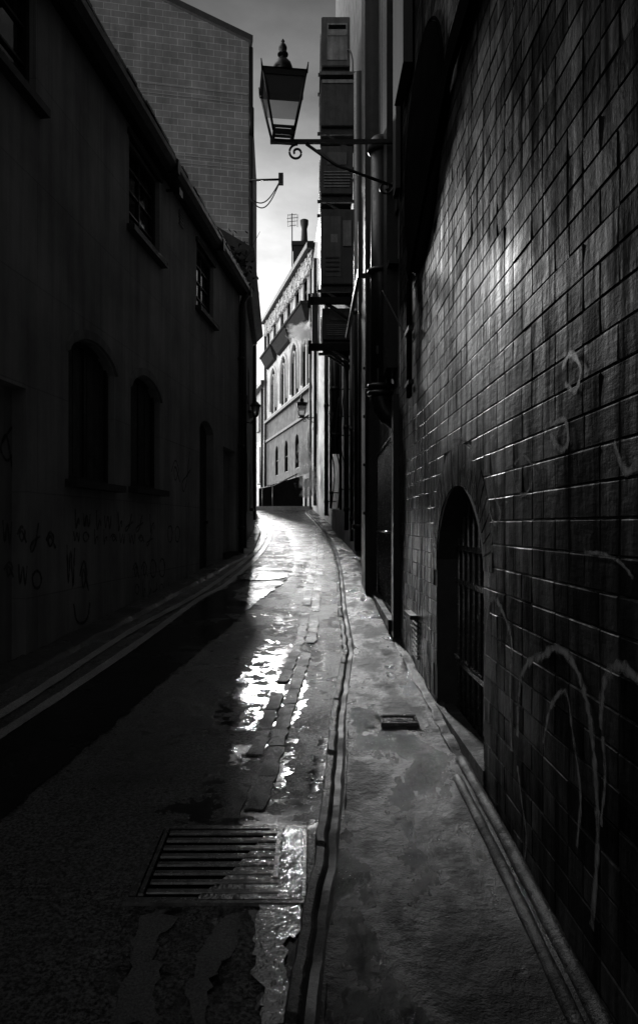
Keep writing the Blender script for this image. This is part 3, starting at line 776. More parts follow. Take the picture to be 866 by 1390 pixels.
g = thing('wall_lantern', 'small black carriage lantern on the second left house', 'lantern', tuple(P))
lantern_small(P, 1.0, g)
m = MB(); m.tube([B2.p(a, z-.12, 0), B2.p(a, z-.14, .12), P+Vector((0,0,-.04)), P+Vector((0,0,.01))], .014, 6); m.build('bracket', M['iron'], g)
# ================================================================ FAR FACADE
fa = thing('stone_building', 'tall pale stone building closing the alley, arched windows and dark ground floor', 'building', (-1, 42, zg(42)))
A = lambda px: FF.a(px)
a0, a1 = A(426.5), A(361.8)
ZE = 15.9
top = []
for px in (365.5, 374, 384, 393, 404.5, 415.5):
    a = A(px); w = .55; top.append((a-w, a+w, 13.6, 15.0, 0))
arch = []
for px in (372, 386, 400.5, 416): a = A(px); arch.append((a-.95, a+.95, 9.1, 12.1, .8))
low = []
for px in (375.5, 388.5, 403, 421): a = A(px); low.append((a-.5, a+.5, 4.75, 6.75, .45))
m = MB(); m.wall(FF, a0, a1, 8.86, ZE-.9, top+arch, .1)
m.wall(FF, a1-.001, a1, 8.86, ZE-.9)
m.build('upper_wall', M['pale'], fa)
# rough eaves stonework (with the tops of the windows cut out)
m = MB(); m.wall(FF, a0, a1, ZE-.899, ZE, (), .3, cell=.35)
for v in m.bm.verts:
    n_ = noise.noise(v.co*2.3)
    v.co += Vector((FF.n[0], FF.n[1], 0))*(.05 + .08*abs(n_))
o = m.build('frieze', M['stonetop'], fa)
rnd = random.Random(5)
m = MB()
for i in range(900):
    a = rnd.uniform(a0, a1); z = rnd.uniform(ZE-1.0, ZE-.05); s = rnd.uniform(.06, .16)
    m.fbox(FF, a-s, a+s, z-s*.6, z+s*.6, .02, .12+rnd.uniform(0,.1))
m.build('rubble_stones', M['stonetop'], fa)
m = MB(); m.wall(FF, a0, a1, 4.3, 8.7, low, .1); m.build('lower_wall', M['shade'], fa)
m = MB(); m.wall(FF, a0, a1, 1.9, 4.28, [(a0+.8, a0+2.2, 2, 4, 0), (a0+3, a0+5.5, 2.5, 4, 0), (a0+6.5, a0+8, 2, 4, 0), (a0+8.6, a0+12.3, 2.5, 4, 0)], .15)
m.fbox(FF, a0+.2, a1-.1, 1.9, 8.6, -1.2, -.9); m.build('ground_floor', M['timber'], fa)
for q, (x, X, z) in enumerate([(a0+.8,a0+2.2,2.0),(a0+3,a0+5.5,2.5),(a0+6.5,a0+8,2.0),(a0+8.6,a0+12.3,2.5)]):
    if q % 2 == 0:
        m = MB(); m.fbox(FF, x, X, z, 4.0, -.15, -.1); m.build('door', M['timber'], fa)
    else: sash(FF, fa, x, X, z, 4.0, .14, 3, 1)
m = MB(); m.fbox(FF, a0-.1, a1+.1, ZE, ZE+.28, -.3, .42); m.fbox(FF, a0, a1, ZE+.28, ZE+.34, -5, .36); m.build('roof', M['slate'], fa)
m = MB(); m.fbox(FF, a0+.2, a1-.02, 4.3, ZE-.2, -5, -1.0); m.fbox(FF, a1-.3, a1-.02, 4.3, ZE-.2, -1, -.01); m.build('core', M['pale'], fa)
m = MB(); m.fbox(FF, a0-.1, a1+.05, 8.7, 8.86, -.2, .22); m.fbox(FF, a0, a1, 7.35, 7.5, -.0, .14); m.build('string_course', M['sill'], fa)
for h in top:
    w = sash(FF, fa, h[0], h[1], h[2], h[3], .09, 1, 2, fr=.05, glass='dark', thin=True); m = MB()
    m.fbox(FF, h[0]-.12, h[0]-.002, h[2], h[3]+.08, -.05, .06); m.fbox(FF, h[1]+.002, h[1]+.12, h[2], h[3]+.08, -.05, .06); m.build('surround', M['trim'], w)
for h in arch:
    w = sash(FF, fa, h[0], h[1], h[2], h[3], .09, 1, 1, fr=.05, glass='dark', thin=True); m = MB(); mid = (h[0]+h[1])/2
    m.fbox(FF, mid-.09, mid+.07, h[2], h[3]-.75, -.08, .03)
    for s_ in (-1, 1):
        c = mid + s_*.45
        pts = [(c + .40*math.cos(t), h[3]-.95 + .55*math.sin(t)) for t in [math.pi*i/10 for i in range(11)]]
        for p, q in zip(pts, pts[1:]):
            m.hexa([FF.p(p[0],p[1],-.08),FF.p(q[0],q[1],-.08),FF.p(q[0],q[1],.0),FF.p(p[0],p[1],.0),FF.p(p[0],p[1]+.1,-.08),FF.p(q[0],q[1]+.1,-.08),FF.p(q[0],q[1]+.1,.0),FF.p(p[0],p[1]+.1,.0)])
    m.build('mullion', M['trim'], w)
    # moulded hood round the arch
    m = MB()
    pts = [(h[0]-.08, h[2]+.2)] + [(h[0]-.08+(h[1]-h[0]+.16)*i/14, h[3]-.8+.88*math.sin(math.pi*i/14)**.6) for i in range(15)] + [(h[1]+.08, h[2]+.2)]
    m.tube([FF.p(p[0], p[1], .04) for p in pts], .1, 6); m.build('hood_mould', M['trim'], w)
for h in low: sash(FF, fa, h[0], h[1], h[2], h[3], .09, 1, 2, fr=.05, glass='dark', thin=True)
# three projecting bay ledges with sloping undersides
M['trunk2'] = plain('dark ledge paint', .03, .9, .3, 5, None, spec=.1)
for (p0, p1) in ((398, 421), (378.5, 397), (363, 376.5)):
    m = MB(); x0, x1 = A(p1), A(p0); z = 13.42
    m.hexa([FF.p(x0+.3,z-.95,.02),FF.p(x1-.3,z-.95,.02),FF.p(x1-.3,z-.85,.2),FF.p(x0+.3,z-.85,.2),FF.p(x0,z-.14,.02),FF.p(x1,z-.14,.02),FF.p(x1,z-.14,.5),FF.p(x0,z-.14,.5)])
    m.fbox(FF, x0-.06, x1+.06, z-.139, z, .01, .56)
    m.build('bay_ledge', M['trunk2'], fa)
m = MB(); c = FF.p(A(399.5), ZE+.2, -.5); m.box(c.x-.55, c.x+.55, c.y-.4, c.y+.4, c.z-.5, c.z+1.75); m.box(c.x-.65, c.x+.65, c.y-.5, c.y+.5, c.z+1.75, c.z+1.98)
ch = m.build('chimney', M['brick2'], fa)
m = MB(); m.lathe((c.x+.1,c.y,c.z+1.98), [(.24,0),(.2,.3),(.17,.9),(.24,1.15),(.25,1.4),(.15,1.45)], 12); m.build('chimney_pot', M['slate'], ch)
for i in range(6): pass
m = MB(); ax = c.x-.62; m.tube([(ax,c.y,c.z-.3),(ax,c.y,c.z+3.8)], .035, 6)
for dz, w in ((3.7,.28),(3.5,.34),(3.3,.32),(3.05,.25)):
    m.tube([(ax-w*.9,c.y,c.z+dz),(ax+w,c.y,c.z+dz+.06)], .018, 5)
for dx in (-.25,-.1,.14,.28,.36): m.tube([(ax+dx,c.y,c.z+3.0),(ax+dx,c.y,c.z+3.75)], .012, 5)
tag(m.build('tv_aerial', M['iron']), 'thin tv aerial on a mast beside the far chimney', 'aerial')
m = MB(); P = FF.p(a0+.15, 15.6, .12); m.tube([P, FF.p(a0+.15, 3, .12)], .09, 8); m.tube([FF.p(a1-.15,15.4,.12), FF.p(a1-.15,2.6,.12)], .09, 8); m.build('drainpipe', M['iron'], fa)
# white house further along
wh = thing('white_house', 'lower whitewashed house beyond the tall stone building', 'building', tuple(FF.p(a1+3, zg(50))))
b0, b1 = a1+.05, A(343.5)+2
m = MB(); hw = [(A(352.5)-.5, A(352.5)+.5, 8.6, 10.6, 0), (A(354)-.6, A(354)+.6, 4.6, 7.4, 0)]
m.wall(FF, b0, b1, 7.9, 11.6, [hw[0]], .25); m.build('wall', M['white'], wh)
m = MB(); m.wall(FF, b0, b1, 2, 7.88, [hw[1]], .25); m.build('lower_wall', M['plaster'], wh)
for h in hw: w = sash(FF, wh, h[0], h[1], h[2], h[3], .2, 1, 2, fr=.08); sill(FF, w, h[0], h[1], h[2], over=.1, out=.15)
m = MB(); m.fbox(FF, b0, b1, 11.6, 11.9, -4, .4); m.build('roof', M['slate'], wh)
m = MB(); m.fbox(FF, b0, b1, 2.1, 11.5, -3, -.4); m.build('core', M['white'], wh)
m = MB(); m.tube([FF.p(b0+1.2,11.5,.12), FF.p(b0+1.2,2.5,.12)], .1, 8); m.build('drainpipe', M['iron'], wh)
# dark handrail + post + low wall in front of the far building
lw = thing('area_railing', 'black handrail on a low dark wall before the far building', 'railing', (-1.6, 36.5, zg(36)+.1))
def far(px, py, y): return Vector(((px-CX)/FP*y, y, H-(py-CY)/FP*y))
m = MB(); m.hexa([(-2.75,37,2.3),(-.45,35.8,2.3),(-.4,36,2.3),(-2.7,37.2,2.3),(-2.75,37,3.4),(-.45,35.8,4.0),(-.4,36,4.0),(-2.7,37.2,3.4)])
m.build('low_wall', M['dark'], lw)
m = MB(); m.tube([far(352,663,37), far(372,659,36.6), far(404,643,35.8)], .035, 6)
for px, py in ((356,662),(370,659),(386,652),(402,644)): P = far(px, py, 36.4); m.tube([P, (P.x, P.y, 2.35)], .03, 6)
m.build('handrail', M['castiron'], lw)
# ================================================================ RIGHT-HAND BUILDINGS
# -- near brick wall, every brick modelled
br = thing('brick_building', 'near right building of glossy painted brick with an arched barred opening', 'building', (.775, 3.5, zg(3.5)))
AO = (3.13, 4.29, -.2, 1.66, .42)        # arched opening
def arch_top(a):
    t = (a - AO[0])/(AO[1]-AO[0]); return AO[3]-AO[4]+AO[4]*math.sin(math.pi*max(0, min(1, t)))**.6
m = MB(); m.wall(FR, -6, 6.12, -.6, 9, [AO], .34); m.fbox(FR, -6, 6.1, -.6, 9, -4, -.5); m.fbox(FR, 5.9, 6.115, -.6, 9, -.49, -.012)
m.build('mortar_bed', M['mortar'], br)
rnd = random.Random(11)
CH, BL, MT = .098, .236, .0045
m = MB(); row = 0; z = -.1
while z < 8.4:
    a = .95 + (row % 2)*BL*.5 - BL; header = False
    while a < 6.11:
        header = not header if rnd.random() > .12 else header
        L = BL*.5 if header else BL*.96
        x0, x1, zz0, zz1 = a+MT/2, min(a+L-MT/2, 6.115), z+MT/2, z+CH-MT/2
        a += L
        if x1 - x0 < .03: continue
        if zz1 < zg((x0+x1)/2): continue
        cxm_ = (x0+x1)/2; czm = (zz0+zz1)/2
        # skip bricks in the arched opening or its ring of voussoirs
        ac = (AO[0]+AO[1])/2; dx = abs(cxm_-ac)/((AO[1]-AO[0])/2+.13)
        if dx < 1:
            t = .5 + .5*(cxm_-ac)/((AO[1]-AO[0])/2+.15)
            if czm < AO[3]-AO[4] + (AO[4]+.23)*math.sin(math.pi*t)**.6:
                if abs(cxm_-ac) < (AO[1]-AO[0])/2+.02 or czm > AO[3]-AO[4]: continue
                if cxm_ < ac: x1 = min(x1, AO[0]-.005)
                else: x0 = max(x0, AO[1]+.005)
                if x1-x0 < .03: continue
        o = .0035+rnd.uniform(-.0006,.0016); tx, tz = rnd.uniform(-.0006,.0006), rnd.uniform(-.001,.001)
        j = lambda s=.0016: rnd.uniform(-s, s)
        outer = [(x0+j(),zz0+j()),(x1+j(),zz0+j()),(x1+j(),zz1+j()),(x0+j(),zz1+j())]
        bv = .0035
        inner = [(x0+bv,zz0+bv,o-tx-tz),(x1-bv,zz0+bv,o+tx-tz),(x1-bv,zz1-bv,o+tx+tz),(x0+bv,zz1-bv,o-tx+tz)]
        tone = rnd.random(); nf0 = len(m.bm.faces)
        vo = [m.bm.verts.new(FR.p(p[0],p[1],-.006)) for p in outer]
        vm = [m.bm.verts.new(FR.p(p[0],p[1],o*.55)) for p in outer]
        vi = [m.bm.verts.new(FR.p(*p)) for p in inner]
        fs_ = [m.bm.faces.new(vi)]
        for k in range(4):
            fs_ += [m.bm.faces.new((vo[k],vo[(k+1)%4],vm[(k+1)%4],vm[k])), m.bm.faces.new((vm[k],vm[(k+1)%4],vi[(k+1)%4],vi[k]))]
        for f in fs_:
            for l in f.loops: l[m.uv].uv = (tone, tone)
    z += CH; row += 1
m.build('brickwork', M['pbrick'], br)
m = MB(); n = 25                        # voussoir ring
for k in range(n):
    t0, t1 = (k+.06)/n, (k+.94)/n; c = []
    def ap(t, g): 
        a = AO[0]-g + (AO[1]-AO[0]+2*g)*(.5-.5*math.cos(math.pi*t)); return a, AO[3]-AO[4]+(AO[4]+g*1.35)*math.sin(math.acos(max(-1,min(1,1-2*(a-AO[0]+g)/(AO[1]-AO[0]+2*g)))))**.9
    P = [ap(t0,0),ap(t1,0),ap(t1,.16),ap(t0,.16)]
    o = .004+rnd.uniform(-.001,.002)
    m.hexa([FR.p(p[0],p[1],-.006) for p in P]+[FR.p(p[0],p[1],o) for p in P])
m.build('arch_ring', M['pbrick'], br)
# barred gate in the arch
gt = MB(); gt.fbox(FR, AO[0], AO[1], .2, 1.66, -.33, -.3); gate = gt.build('arched_gate', M['timber'], br)
m = MB()
for k in range(9):
    a = AO[0]+.07+k*.128; m.tube([FR.p(a, zg(a)+.02, -.12), FR.p(a, arch_top(a)-.02, -.12)], .011, 6)
for z in (.62, 1.1, 1.3): m.fbox(FR, AO[0]+.01, AO[1]-.01, z, z+.03, -.14, -.105)
m.build('bars', M['castiron'], gate)
m = MB(); m.fbox(FR, AO[0]-.02, AO[1]+.02, zg(3.7)-.1, zg(3.7)+.12, -.1, .01); m.build('threshold', M['concrete'], br)
# dried leaves / fixings on gate ledge
m = MB()
for k in range(14):
    a = rnd.uniform(AO[0]+.1, AO[1]-.1); z = rnd.choice([.655, .66]); m.tube([FR.p(a,z,-.11), FR.p(a+.03,z+.015,-.09)], .012, 5)
m.build('spike', M['castiron'], gate)
# pale graffiti on bricks
def gstroke(pxs, w, out=.0145, mat='graf2'):
    m = MB(); m.ribbon(FR, smooth_path([FR.hit(*p, out) for p in pxs], 7), w*1.15, out*.6, .4); m.build('graffiti', M[mat], br)
gstroke([(655,1000),(656,900),(660,830),(668,812),(680,830),(692,870),(690,930),(692,1020)], .03)
gstroke([(700,1000),(703,930),(715,900),(735,890),(752,880),(775,900),(795,960),(805,1050),(808,1150),(800,1260)], .032)
gstroke([(735,1010),(745,960),(765,940),(775,1000),(785,1080),(780,1150)], .02)
gstroke([(812,990),(816,930),(835,905),(860,920),(900,960)], .03)
gstroke([(815,1000),(818,1060),(812,1120)], .02)
gstroke([(660,660),(664,700),(672,712),(677,695),(668,670),(662,640)], .02)
gstroke([(790,750),(815,752),(840,765),(856,785)], .012)
gstroke([(700,1040),(706,1090),(712,1140),(705,1200)], .02)
gstroke([(745,590),(758,610),(768,600),(764,570),(750,575)], .02)
gstroke([(693,640),(700,665),(712,670),(722,640),(708,618),(696,630)], .012)
gstroke([(830,600),(846,640),(870,620)], .02)
gstroke([(760,500),(772,480),(785,500),(778,530),(764,520)], .018)
gstroke([(612,598),(618,594),(628,596),(636,604),(641,618)], .008)
# air brick and little shelf left of the arch
a, z = FR.hit(567, 868); m = MB()
for k in range(8): m.fbox(FR, a-.11, a+.11, z-.13+k*.035, z-.113+k*.035, .008, .022)
m.build('air_vent', M['castiron'], br)
a, z = FR.hit(563, 832); m = MB(); m.fbox(FR, a-.17, a+.17, z-.03, z, -.0, .06); m.build('ledge', M['concrete'], br)
# round dark cowl high on the brick wall
c = FR.p(4.85, 4.02, 0)
g = thing('extractor_cowl', 'big round dark cowl fixed high on the brick wall', 'vent', (c.x, c.y, c.z))
m = MB(); rings = []
for r, o in ((.78,.0),(.78,.02),(.74,.03),(.3,.045),(.05,.047)):
    rings.append([m.bm.verts.new(FR.p(4.85+r*math.cos(k*math.pi/24), 4.02+r*math.sin(k*math.pi/24)*.95, o)) for k in range(48)])
for p, q in zip(rings, rings[1:]):
    for k in range(48): m.bm.faces.new((p[k],p[(k+1)%48],q[(k+1)%48],q[k]))
m.bm.faces.new(rings[-1]); m.build('hood', M['dark'], g)
m = MB(); m.tube([FR.p(4.85+.8*math.cos(k*math.pi/24), 4.02+.76*math.sin(k*math.pi/24), .01) for k in range(49)], .008, 6, False); m.build('rim', M['dark'], g)
# cable tray that runs along the wall and drops down beside the big pipe
M['trunk'] = plain('matt black trunking', .006, .6, .3, 8, None, spec=.15)
g = thing('cable_trunking', 'black trunking along the brick wall dropping down beside the big pipe', 'trunking', (.775, 5.2, 3.9))
m = MB(); m.fbox(FR, 2.2, 3.7, 3.86, 4.02, .02, .05); 
m.hexa([FR.p(3.7,3.86,.02),FR.p(5.25,3.3,.02),FR.p(5.25,3.3,.05),FR.p(3.7,3.86,.05),FR.p(3.7,4.02,.02),FR.p(5.35,3.42,.02),FR.p(5.35,3.42,.05),FR.p(3.7,4.02,.05)])
m.fbox(FR, 5.22, 5.34, 2.42, 3.3, .02, .045); m.build('casing', M['dark'], g)
m = MB()
for z in (2.5, 2.9): m.fbox(FR, 5.17, 5.39, z, z+.03, .015, .055)
m.build('clips', M['iron'], g)
m = MB(); m.tube(smooth_path([far(519,394,5.9), far(535,425,5.8), far(555,468,5.65), far(558,505,5.6), far(561,515,5.55)], 5), .006, 6)
m.tube(smooth_path([far(553,415,5.6), far(556,465,5.6), far(562,500,5.6), far(558,530,5.6)], 5), .006, 6)
tag(m.build('hanging_wire', M['acm']), 'thin pale wire sagging from the big pipe to the wall', 'wire')
# hairline bits near the top of the wall: pier, rails
m = MB(); m.fbox(FR, 5.2, 5.75, 4.9, 9, .02, .09); m.fbox(FR, 5.9, 6.1, 4.3, 9, .02, .06); m.build('pier', M['brick2'], br)
# big black soil pipe with cap, collar and swept bend into the wall
Yp = 6.9; xp = (517-CX)/FP*Yp
g = thing('soil_pipe', 'thick black pipe with capped top and bend at its foot', 'pipe', (xp, Yp, 2.3))
zt_ = far(0,200,Yp).z; zb = far(0,535,Yp).z
m = MB(); m.tube([(xp,Yp,zt_),(xp,Yp,zb)], .1, 20)
bend = [(xp+.17*(1-math.cos(t)), Yp, zb-.24*math.sin(t)) for t in [i*math.pi/2/8 for i in range(9)]] ; bend.append((.83, Yp, zb-.24))
m.tube(bend, [.1,.11,.1,.11,.1,.11,.1,.11,.1,.1], 20); m.build('pipe', M['iron'], g)
m = MB(); m.lathe((xp,Yp,zt_-.06), [(.11,0),(.13,.02),(.13,.1),(.09,.15),(.02,.16)], 20); m.build('cap', M['iron'], g)
m = MB()
for z in (zb-.02, zb+.05, far(0,372,Yp).z): m.lathe((xp,Yp,z), [(.1,0),(.135,.006),(.135,.04),(.1,.046)], 20)
m.tube([(xp+.11,Yp-.03,zb+.0),(xp+.17,Yp-.03,zb+.0)], .015, 6); m.tube([(xp-.16,Yp-.03,zb+.04),(xp-.1,Yp-.03,zb+.04)], .015, 6)
m.build('collar', M['iron'], g)
m = MB(); z = far(0,472,Yp).z; m.fbox(Frame(xp,Yp-.095,1,0,0,-1), -.055, .055, z-.08, z, -.02, .0)
m.fbox(Frame(xp,Yp-.095,1,0,0,-1), -.045, .05, z-.36, z-.22, -.02, .0); m.build('sticker', M['acm'], g)
m = MB(); z = far(0,374,Yp).z; m.box(.46, .86, Yp-.02, Yp+.02, z-.02, z+.02); m.box(.46,.5, Yp-.02, Yp+2.4, z+.021, z+.06); m.box(.7,.82,Yp-.6,Yp-.2,z-.1,z-.06)
m.build('support_arm', M['iron'], g)

for px0, py, lab in ((420, 408, 'upper of two black steel arms jutting out under the air units'), (421, 471, 'lower of two black steel arms jutting out under the lowest air unit')):
    P = far(px0, py, 12.7); g = thing('steel_outrigger', lab, 'bracket', (P.x, 12.7, P.z), 'steel arms jutting from the right wall')
    m = MB(); m.box(P.x, 1.0, 12.66, 12.74, P.z-.06, P.z+.06); m.build('beam', M['trunk'], g)
    m = MB(); m.box(P.x-.03, P.x+.02, 12.6, 12.8, P.z-.1, P.z+.1); m.build('end_plate', M['trunk'], g)
    m = MB(); m.tube([(P.x+.3,12.7,P.z-.05),(.98,12.7,P.z-.55)], .025, 6); m.build('brace', M['trunk'], g)
# -- second right building: brick, caged window, pilasters
R2 = Frame(.79, 6.12, .06, 3.3, -3.3, .06)
b2 = thing('brick_warehouse', 'dark brick building on the right carrying the stacked air units', 'building', (.85, 8, zg(8)))
CW = (.25, 2.35, .62, 2.3, 0)
m = MB(); m.wall(R2, 0, 3.3, -.2, 11, [CW], .16); m.build('wall', M['brick2'], b2)
m = MB(); m.fbox(R2, -.01, 3.3, -.2, 11, -3.5, -.3); m.build('core', M['brick2'], b2)
w = sash(R2, b2, CW[0], CW[1], CW[2], CW[3], .14, 3, 1, boarded=True, fr=.06, bar=.04)
m = MB()
for k in range(15):
    a = CW[0]+.1+k*.138; m.tube([R2.p(a,CW[2]+.03,.02), R2.p(a,CW[3]-.03,.02)], .008, 5)
m.tube([R2.p(CW[0],CW[2],.03), R2.p(CW[0],CW[3],.03), R2.p(CW[1],CW[3],.03), R2.p(CW[1],CW[2],.03), R2.p(CW[0],CW[2],.03)], .014, 6)
m.tube([R2.p(CW[0],1.38,.03), R2.p(CW[1],1.38,.03)], .014, 6); m.build('cage', M['castiron'], w)
m = MB(); m.fbox(R2, CW[0]-.1, CW[1]+.1, CW[2]-.12, CW[2]-.02, -.02, .1, .02); m.build('sill', M['concrete'], w)
m = MB(); m.fbox(R2, -.0, .16, 0, 2.6, .0, .07); m.build('gate_post', M['iron'], b2)
m = MB(); m.fbox(R2, 2.5, 3.28, .2, 11, .0, .17)
for z in (1.6,2.2,2.8,3.4): m.tube([R2.p(2.55,z,.165), R2.p(2.55,z,.19)], .02, 6)
m.build('pilaster', M['acd'], b2)
m = MB()
for px, r in ((497, .018),(487,.012)): m.tube([far(px,300,8.55), far(px,700,8.55)], r, 6)
m.build('conduit', M['acm'], b2)
m = MB(); m.fbox(R2, .3, .8, 2.9, 8, .0, .1); m.fbox(R2, 1.3, 1.5, 2.7, 11, 0, .06); m.build('downpipe', M['iron'], b2)
# -- third right building: streaked plaster, curving back to the left
b3 = thing('plastered_building', 'streaky grey plastered building along the right bend', 'building', (.85, 16, zg(16)))
R3 = Frame(.85, 9.42, .11, 3.68, -3.68, .11); R3b = Frame(.96, 13.1, -.24, 7.2, -7.2, -.24); R3c = Frame(.72, 20.3, -.41, 8.7, -8.7, -.41)
m = MB(); m.wall(R3, 0, 3.7, .3, 13, [(1.0,2.0,.9,2.9,0)], .15); m.wall(R3b, 0, 7.2, .5, 17, [(1.2,2.0,1.2,3.2,0),(3.5,4.4,4.2,6,0),(5.0,5.8,1.7,3.4,0)], .15); m.wall(R3c, 0, 8.72, 1, 16, [(1.5,2.3,2,3.8,0),(4,5,5,7,0)], .15)
m.build('wall', M['plaster'], b3)
m = MB(); m.fbox(R3, .1, 3.6, .3, 12.9, -3, -.3); m.fbox(R3b, .2, 7.1, .3, 16.9, -3, -.3); m.fbox(R3c, .2, 8.6, .3, 15.9, -3, -.3); m.build('core', M['dark'], b3)
sash(R3, b3, 1.0, 2.0, .9, 2.9, .13, 1, 1, name='door', boarded=True); sash(R3b, b3, 1.2, 2.0, 1.2, 3.2, .13, 1, 1, name='door', boarded=True)
sash(R3b, b3, 3.5, 4.4, 4.2, 6, .13, 2, 2); sash(R3b, b3, 5.0, 5.8, 1.7, 3.4, .13, 1, 1, name='door', boarded=True); sash(R3c, b3, 1.5, 2.3, 2, 3.8, .13, 1, 1, name='door', boarded=True); sash(R3c, b3, 4, 5, 5, 7, .13, 2, 2)
for px, y, t, bt, r in ((443,20,400,700,.06),(449,18,430,690,.035),(455,15,440,616,.085),(462,15,440,690,.03),(470,13.5,440,720,.05),(478,12.5,430,735,.045),(488,11.5,100,748,.1)):
    F_ = R3 if y < 13.1 else R3b
    X = (px-CX)/FP*y; zt2 = far(px,t,y).z; zb2 = max(far(px,bt,y).z, zg(y)+.05)
    m = MB(); m.tube([(X,y,zt2),(X,y,zb2)], r, 10)
    wx = (.85+.11*(y-9.42)/3.68) if y < 13.1 else .96-.24*(y-13.1)/7.2
    for z in (zb2+.4, (zt2+zb2)/2): m.tube([(X,y,z),(wx+.02,y,z)], .015, 6); m.tube([(X,y,z-.04),(X,y,z+.04)], r*1.25, 10)
    m.build('drainpipe', M['iron'] if r > .036 else M['acm'], b3)
m = MB(); 
m.fbox(R3b, 0, 7.2, .3, 1.7, .0, .12, .03); m.build('plinth', M['render2'], b3)
m = MB()
for k in range(3): m.tube(smooth_path([far(452+k*8, 560-k*20, 14.5), far(448+k*7, 600, 14.3), far(454+k*8, 640, 14.4), far(450+k*9, 690, 14.4)], 5), .012, 5)
m.build('loose_cables', M['iron'], b3)
# -- rubble stone end pier next to the far facade
b4 = thing('rubble_building', 'narrow rubble stone building front between the bend and the stone building', 'building', (.2, 32, zg(32)))
R4 = Frame(.31, 29.05, -.26, 6.0, -6.0, -.26)
m = MB(); m.wall(R4, 0, 6, 1.5, 11.6, (), .1, cell=.4)
for v in m.bm.verts: v.co.x += .07*noise.noise(v.co*1.7)
m.build('wall', M['rubble'], b4)
m = MB(); m.wall(R4, 0, 6, 11.62, 14.2, (), .1); m.build('upper_wall', M['slate'], b4)
m = MB(); m.fbox(R4, .1, 5.9, 1.5, 14, -3, -.25); m.build('core', M['dark'], b4)
m = MB(); m.tube([R4.p(1.2,13,.08), R4.p(1.2,2.3,.08)], .07, 8); m.tube([R4.p(5.5,11,.1), R4.p(5.5,2.3,.1)], .06, 8); m.build('drainpipe', M['iron'], b4)
m = MB(); m.fbox(R4, -.3, -.05, 8.7, 11, .03, .28); m.build('hopper', M['lab'], b4)
# ================================================================ AIR UNITS stacked on brackets
def ac_unit(x0, x1, y0, y1, z0, z1, label, mat, style=0):
    x0, x1, y0, y1 = x0*1.4, x1*1.4, y0*1.4, y0*1.4+.8; z0, z1 = 1.45+(z0-1.45)*1.4, 1.45+(z1-1.45)*1.4
    g = thing('air_conditioner', label, 'air conditioner', ((x0+x1)/2, (y0+y1)/2, z0), 'air units stacked above the alley on the right')
    m = MB(); m.box(x0, x1, y0, y1, z0, z1)
    bmesh.ops.bevel(m.bm, geom=m.bm.edges[:], offset=.012, segments=2, affect='EDGES')
    m.build('casing', M[mat], g)
    F = Frame(x0, y0, 1, 0, 0, -1); w = x1-x0; h = z1-z0
    if style == 0:
        m = MB(); m.fbox(F, w*.2, w*.9, h*.12+z0, h*.86+z0, .0, .012); m.fbox(F, w*.22, w*.88, h*.6+z0, h*.64+z0, .012, .024); m.build('access_panel', M['acl'], g)
        m = MB(); m.fbox(F, w*.25, w*.85, h*.74+z0, h*.82+z0, .013, .02); m.build('intake_slot', M['dark'], g)
    elif style == 1:
        m = MB(); m.fbox(F, w*.04, w*.96, h*.9+z0, h*.97+z0, .0, .02); m.build('lip', M['acl'], g)
    elif style == 2:
        m = MB()
        for k in range(6): zl = z0+h*(.14+.06*k); m.fbox(F, w*.1, w*.9, zl, zl+.02, .0, .022)
        m.build('louvres', M['acl'], g)
        m = MB(); m.fbox(F, w*.2, w*.8, h*.6+z0, h*.86+z0, .0, .014); m.build('access_panel', M['acm'], g)
    else:
        m = MB(); m.fbox(F, w*.08, w*.6, h*.1+z0, h*.9+z0, .0, .012); m.build('access_panel', M['acm'], g)
        m = MB(); m.fbox(F, w*.3, w*.5, h*.55+z0, h*.66+z0, .013, .016); m.fbox(F, w*.66, w*.9, h*.5+z0, h*.84+z0, .0, .03); m.build('data_plate', M['acl'], g)
        m = MB()
        for k in range(4): zl = z0+h*(.16+.06*k); m.fbox(F, w*.14, w*.54, zl, zl+.025, .0125, .03)
        m.build('louvres', M['iron'], g)
    m = MB(); Fs = Frame(x0, y0, 0, 1, -1, 0); d = y1-y0
    for k in range(7):
        r = min(d, h)*.42*(k+1)/7; m.tube([Fs.p(d/2+r*math.cos(t), z0+h/2+r*math.sin(t), .015) for t in [i*math.pi/12 for i in range(25)]], .006, 5, False)
    for k in range(6):
        t = k*math.pi/6; r = min(d,h)*.43; m.tube([Fs.p(d/2-r*math.cos(t), z0+h/2-r*math.sin(t), .014), Fs.p(d/2+r*math.cos(t), z0+h/2+r*math.sin(t), .014)], .006, 5)
    m.build('fan_grille', M['iron'], g)
    m = MB()
    for y in (y0+.1, y1-.1):
        m.box(x0-.06, .99, y-.025, y+.025, z0-.12, z0-.075); m.box(x0+.02, x1, y-.02, y+.02, z0-.074, z0-.001)
        m.hexa([(x0+.1,y-.015,z0-.13),(x0+.16,y-.015,z0-.13),(.97,y-.015,z0-.5),(.95,y-.015,z0-.55),(x0+.1,y+.015,z0-.13),(x0+.16,y+.015,z0-.13),(.97,y+.015,z0-.5),(.95,y+.015,z0-.55)])
    m.build('support_bracket', M['iron'], g)
    m = MB(); m.tube(smooth_path([(x1-.08,y0+.06,z0+h*.3),(x1-.02,y0-.05,z0+h*.3),(x1+.04,y0-.06,z0+h*.1),(x1+.07,y0,z0-.2),(.97,y0+.05,z0-.4)], 5), .014, 6); m.build('refrigerant_pipe', M['iron'], g)
ac_unit(.14, .52, 9.3, 10.1, 7.56, 8.22, 'topmost air unit of the stack, beside the sky', 'acm', 0)
ac_unit(.13, .62, 9.25, 10.1, 6.74, 7.36, 'wide plain air unit second from top, just right of the lantern roof', 'acd', 1)
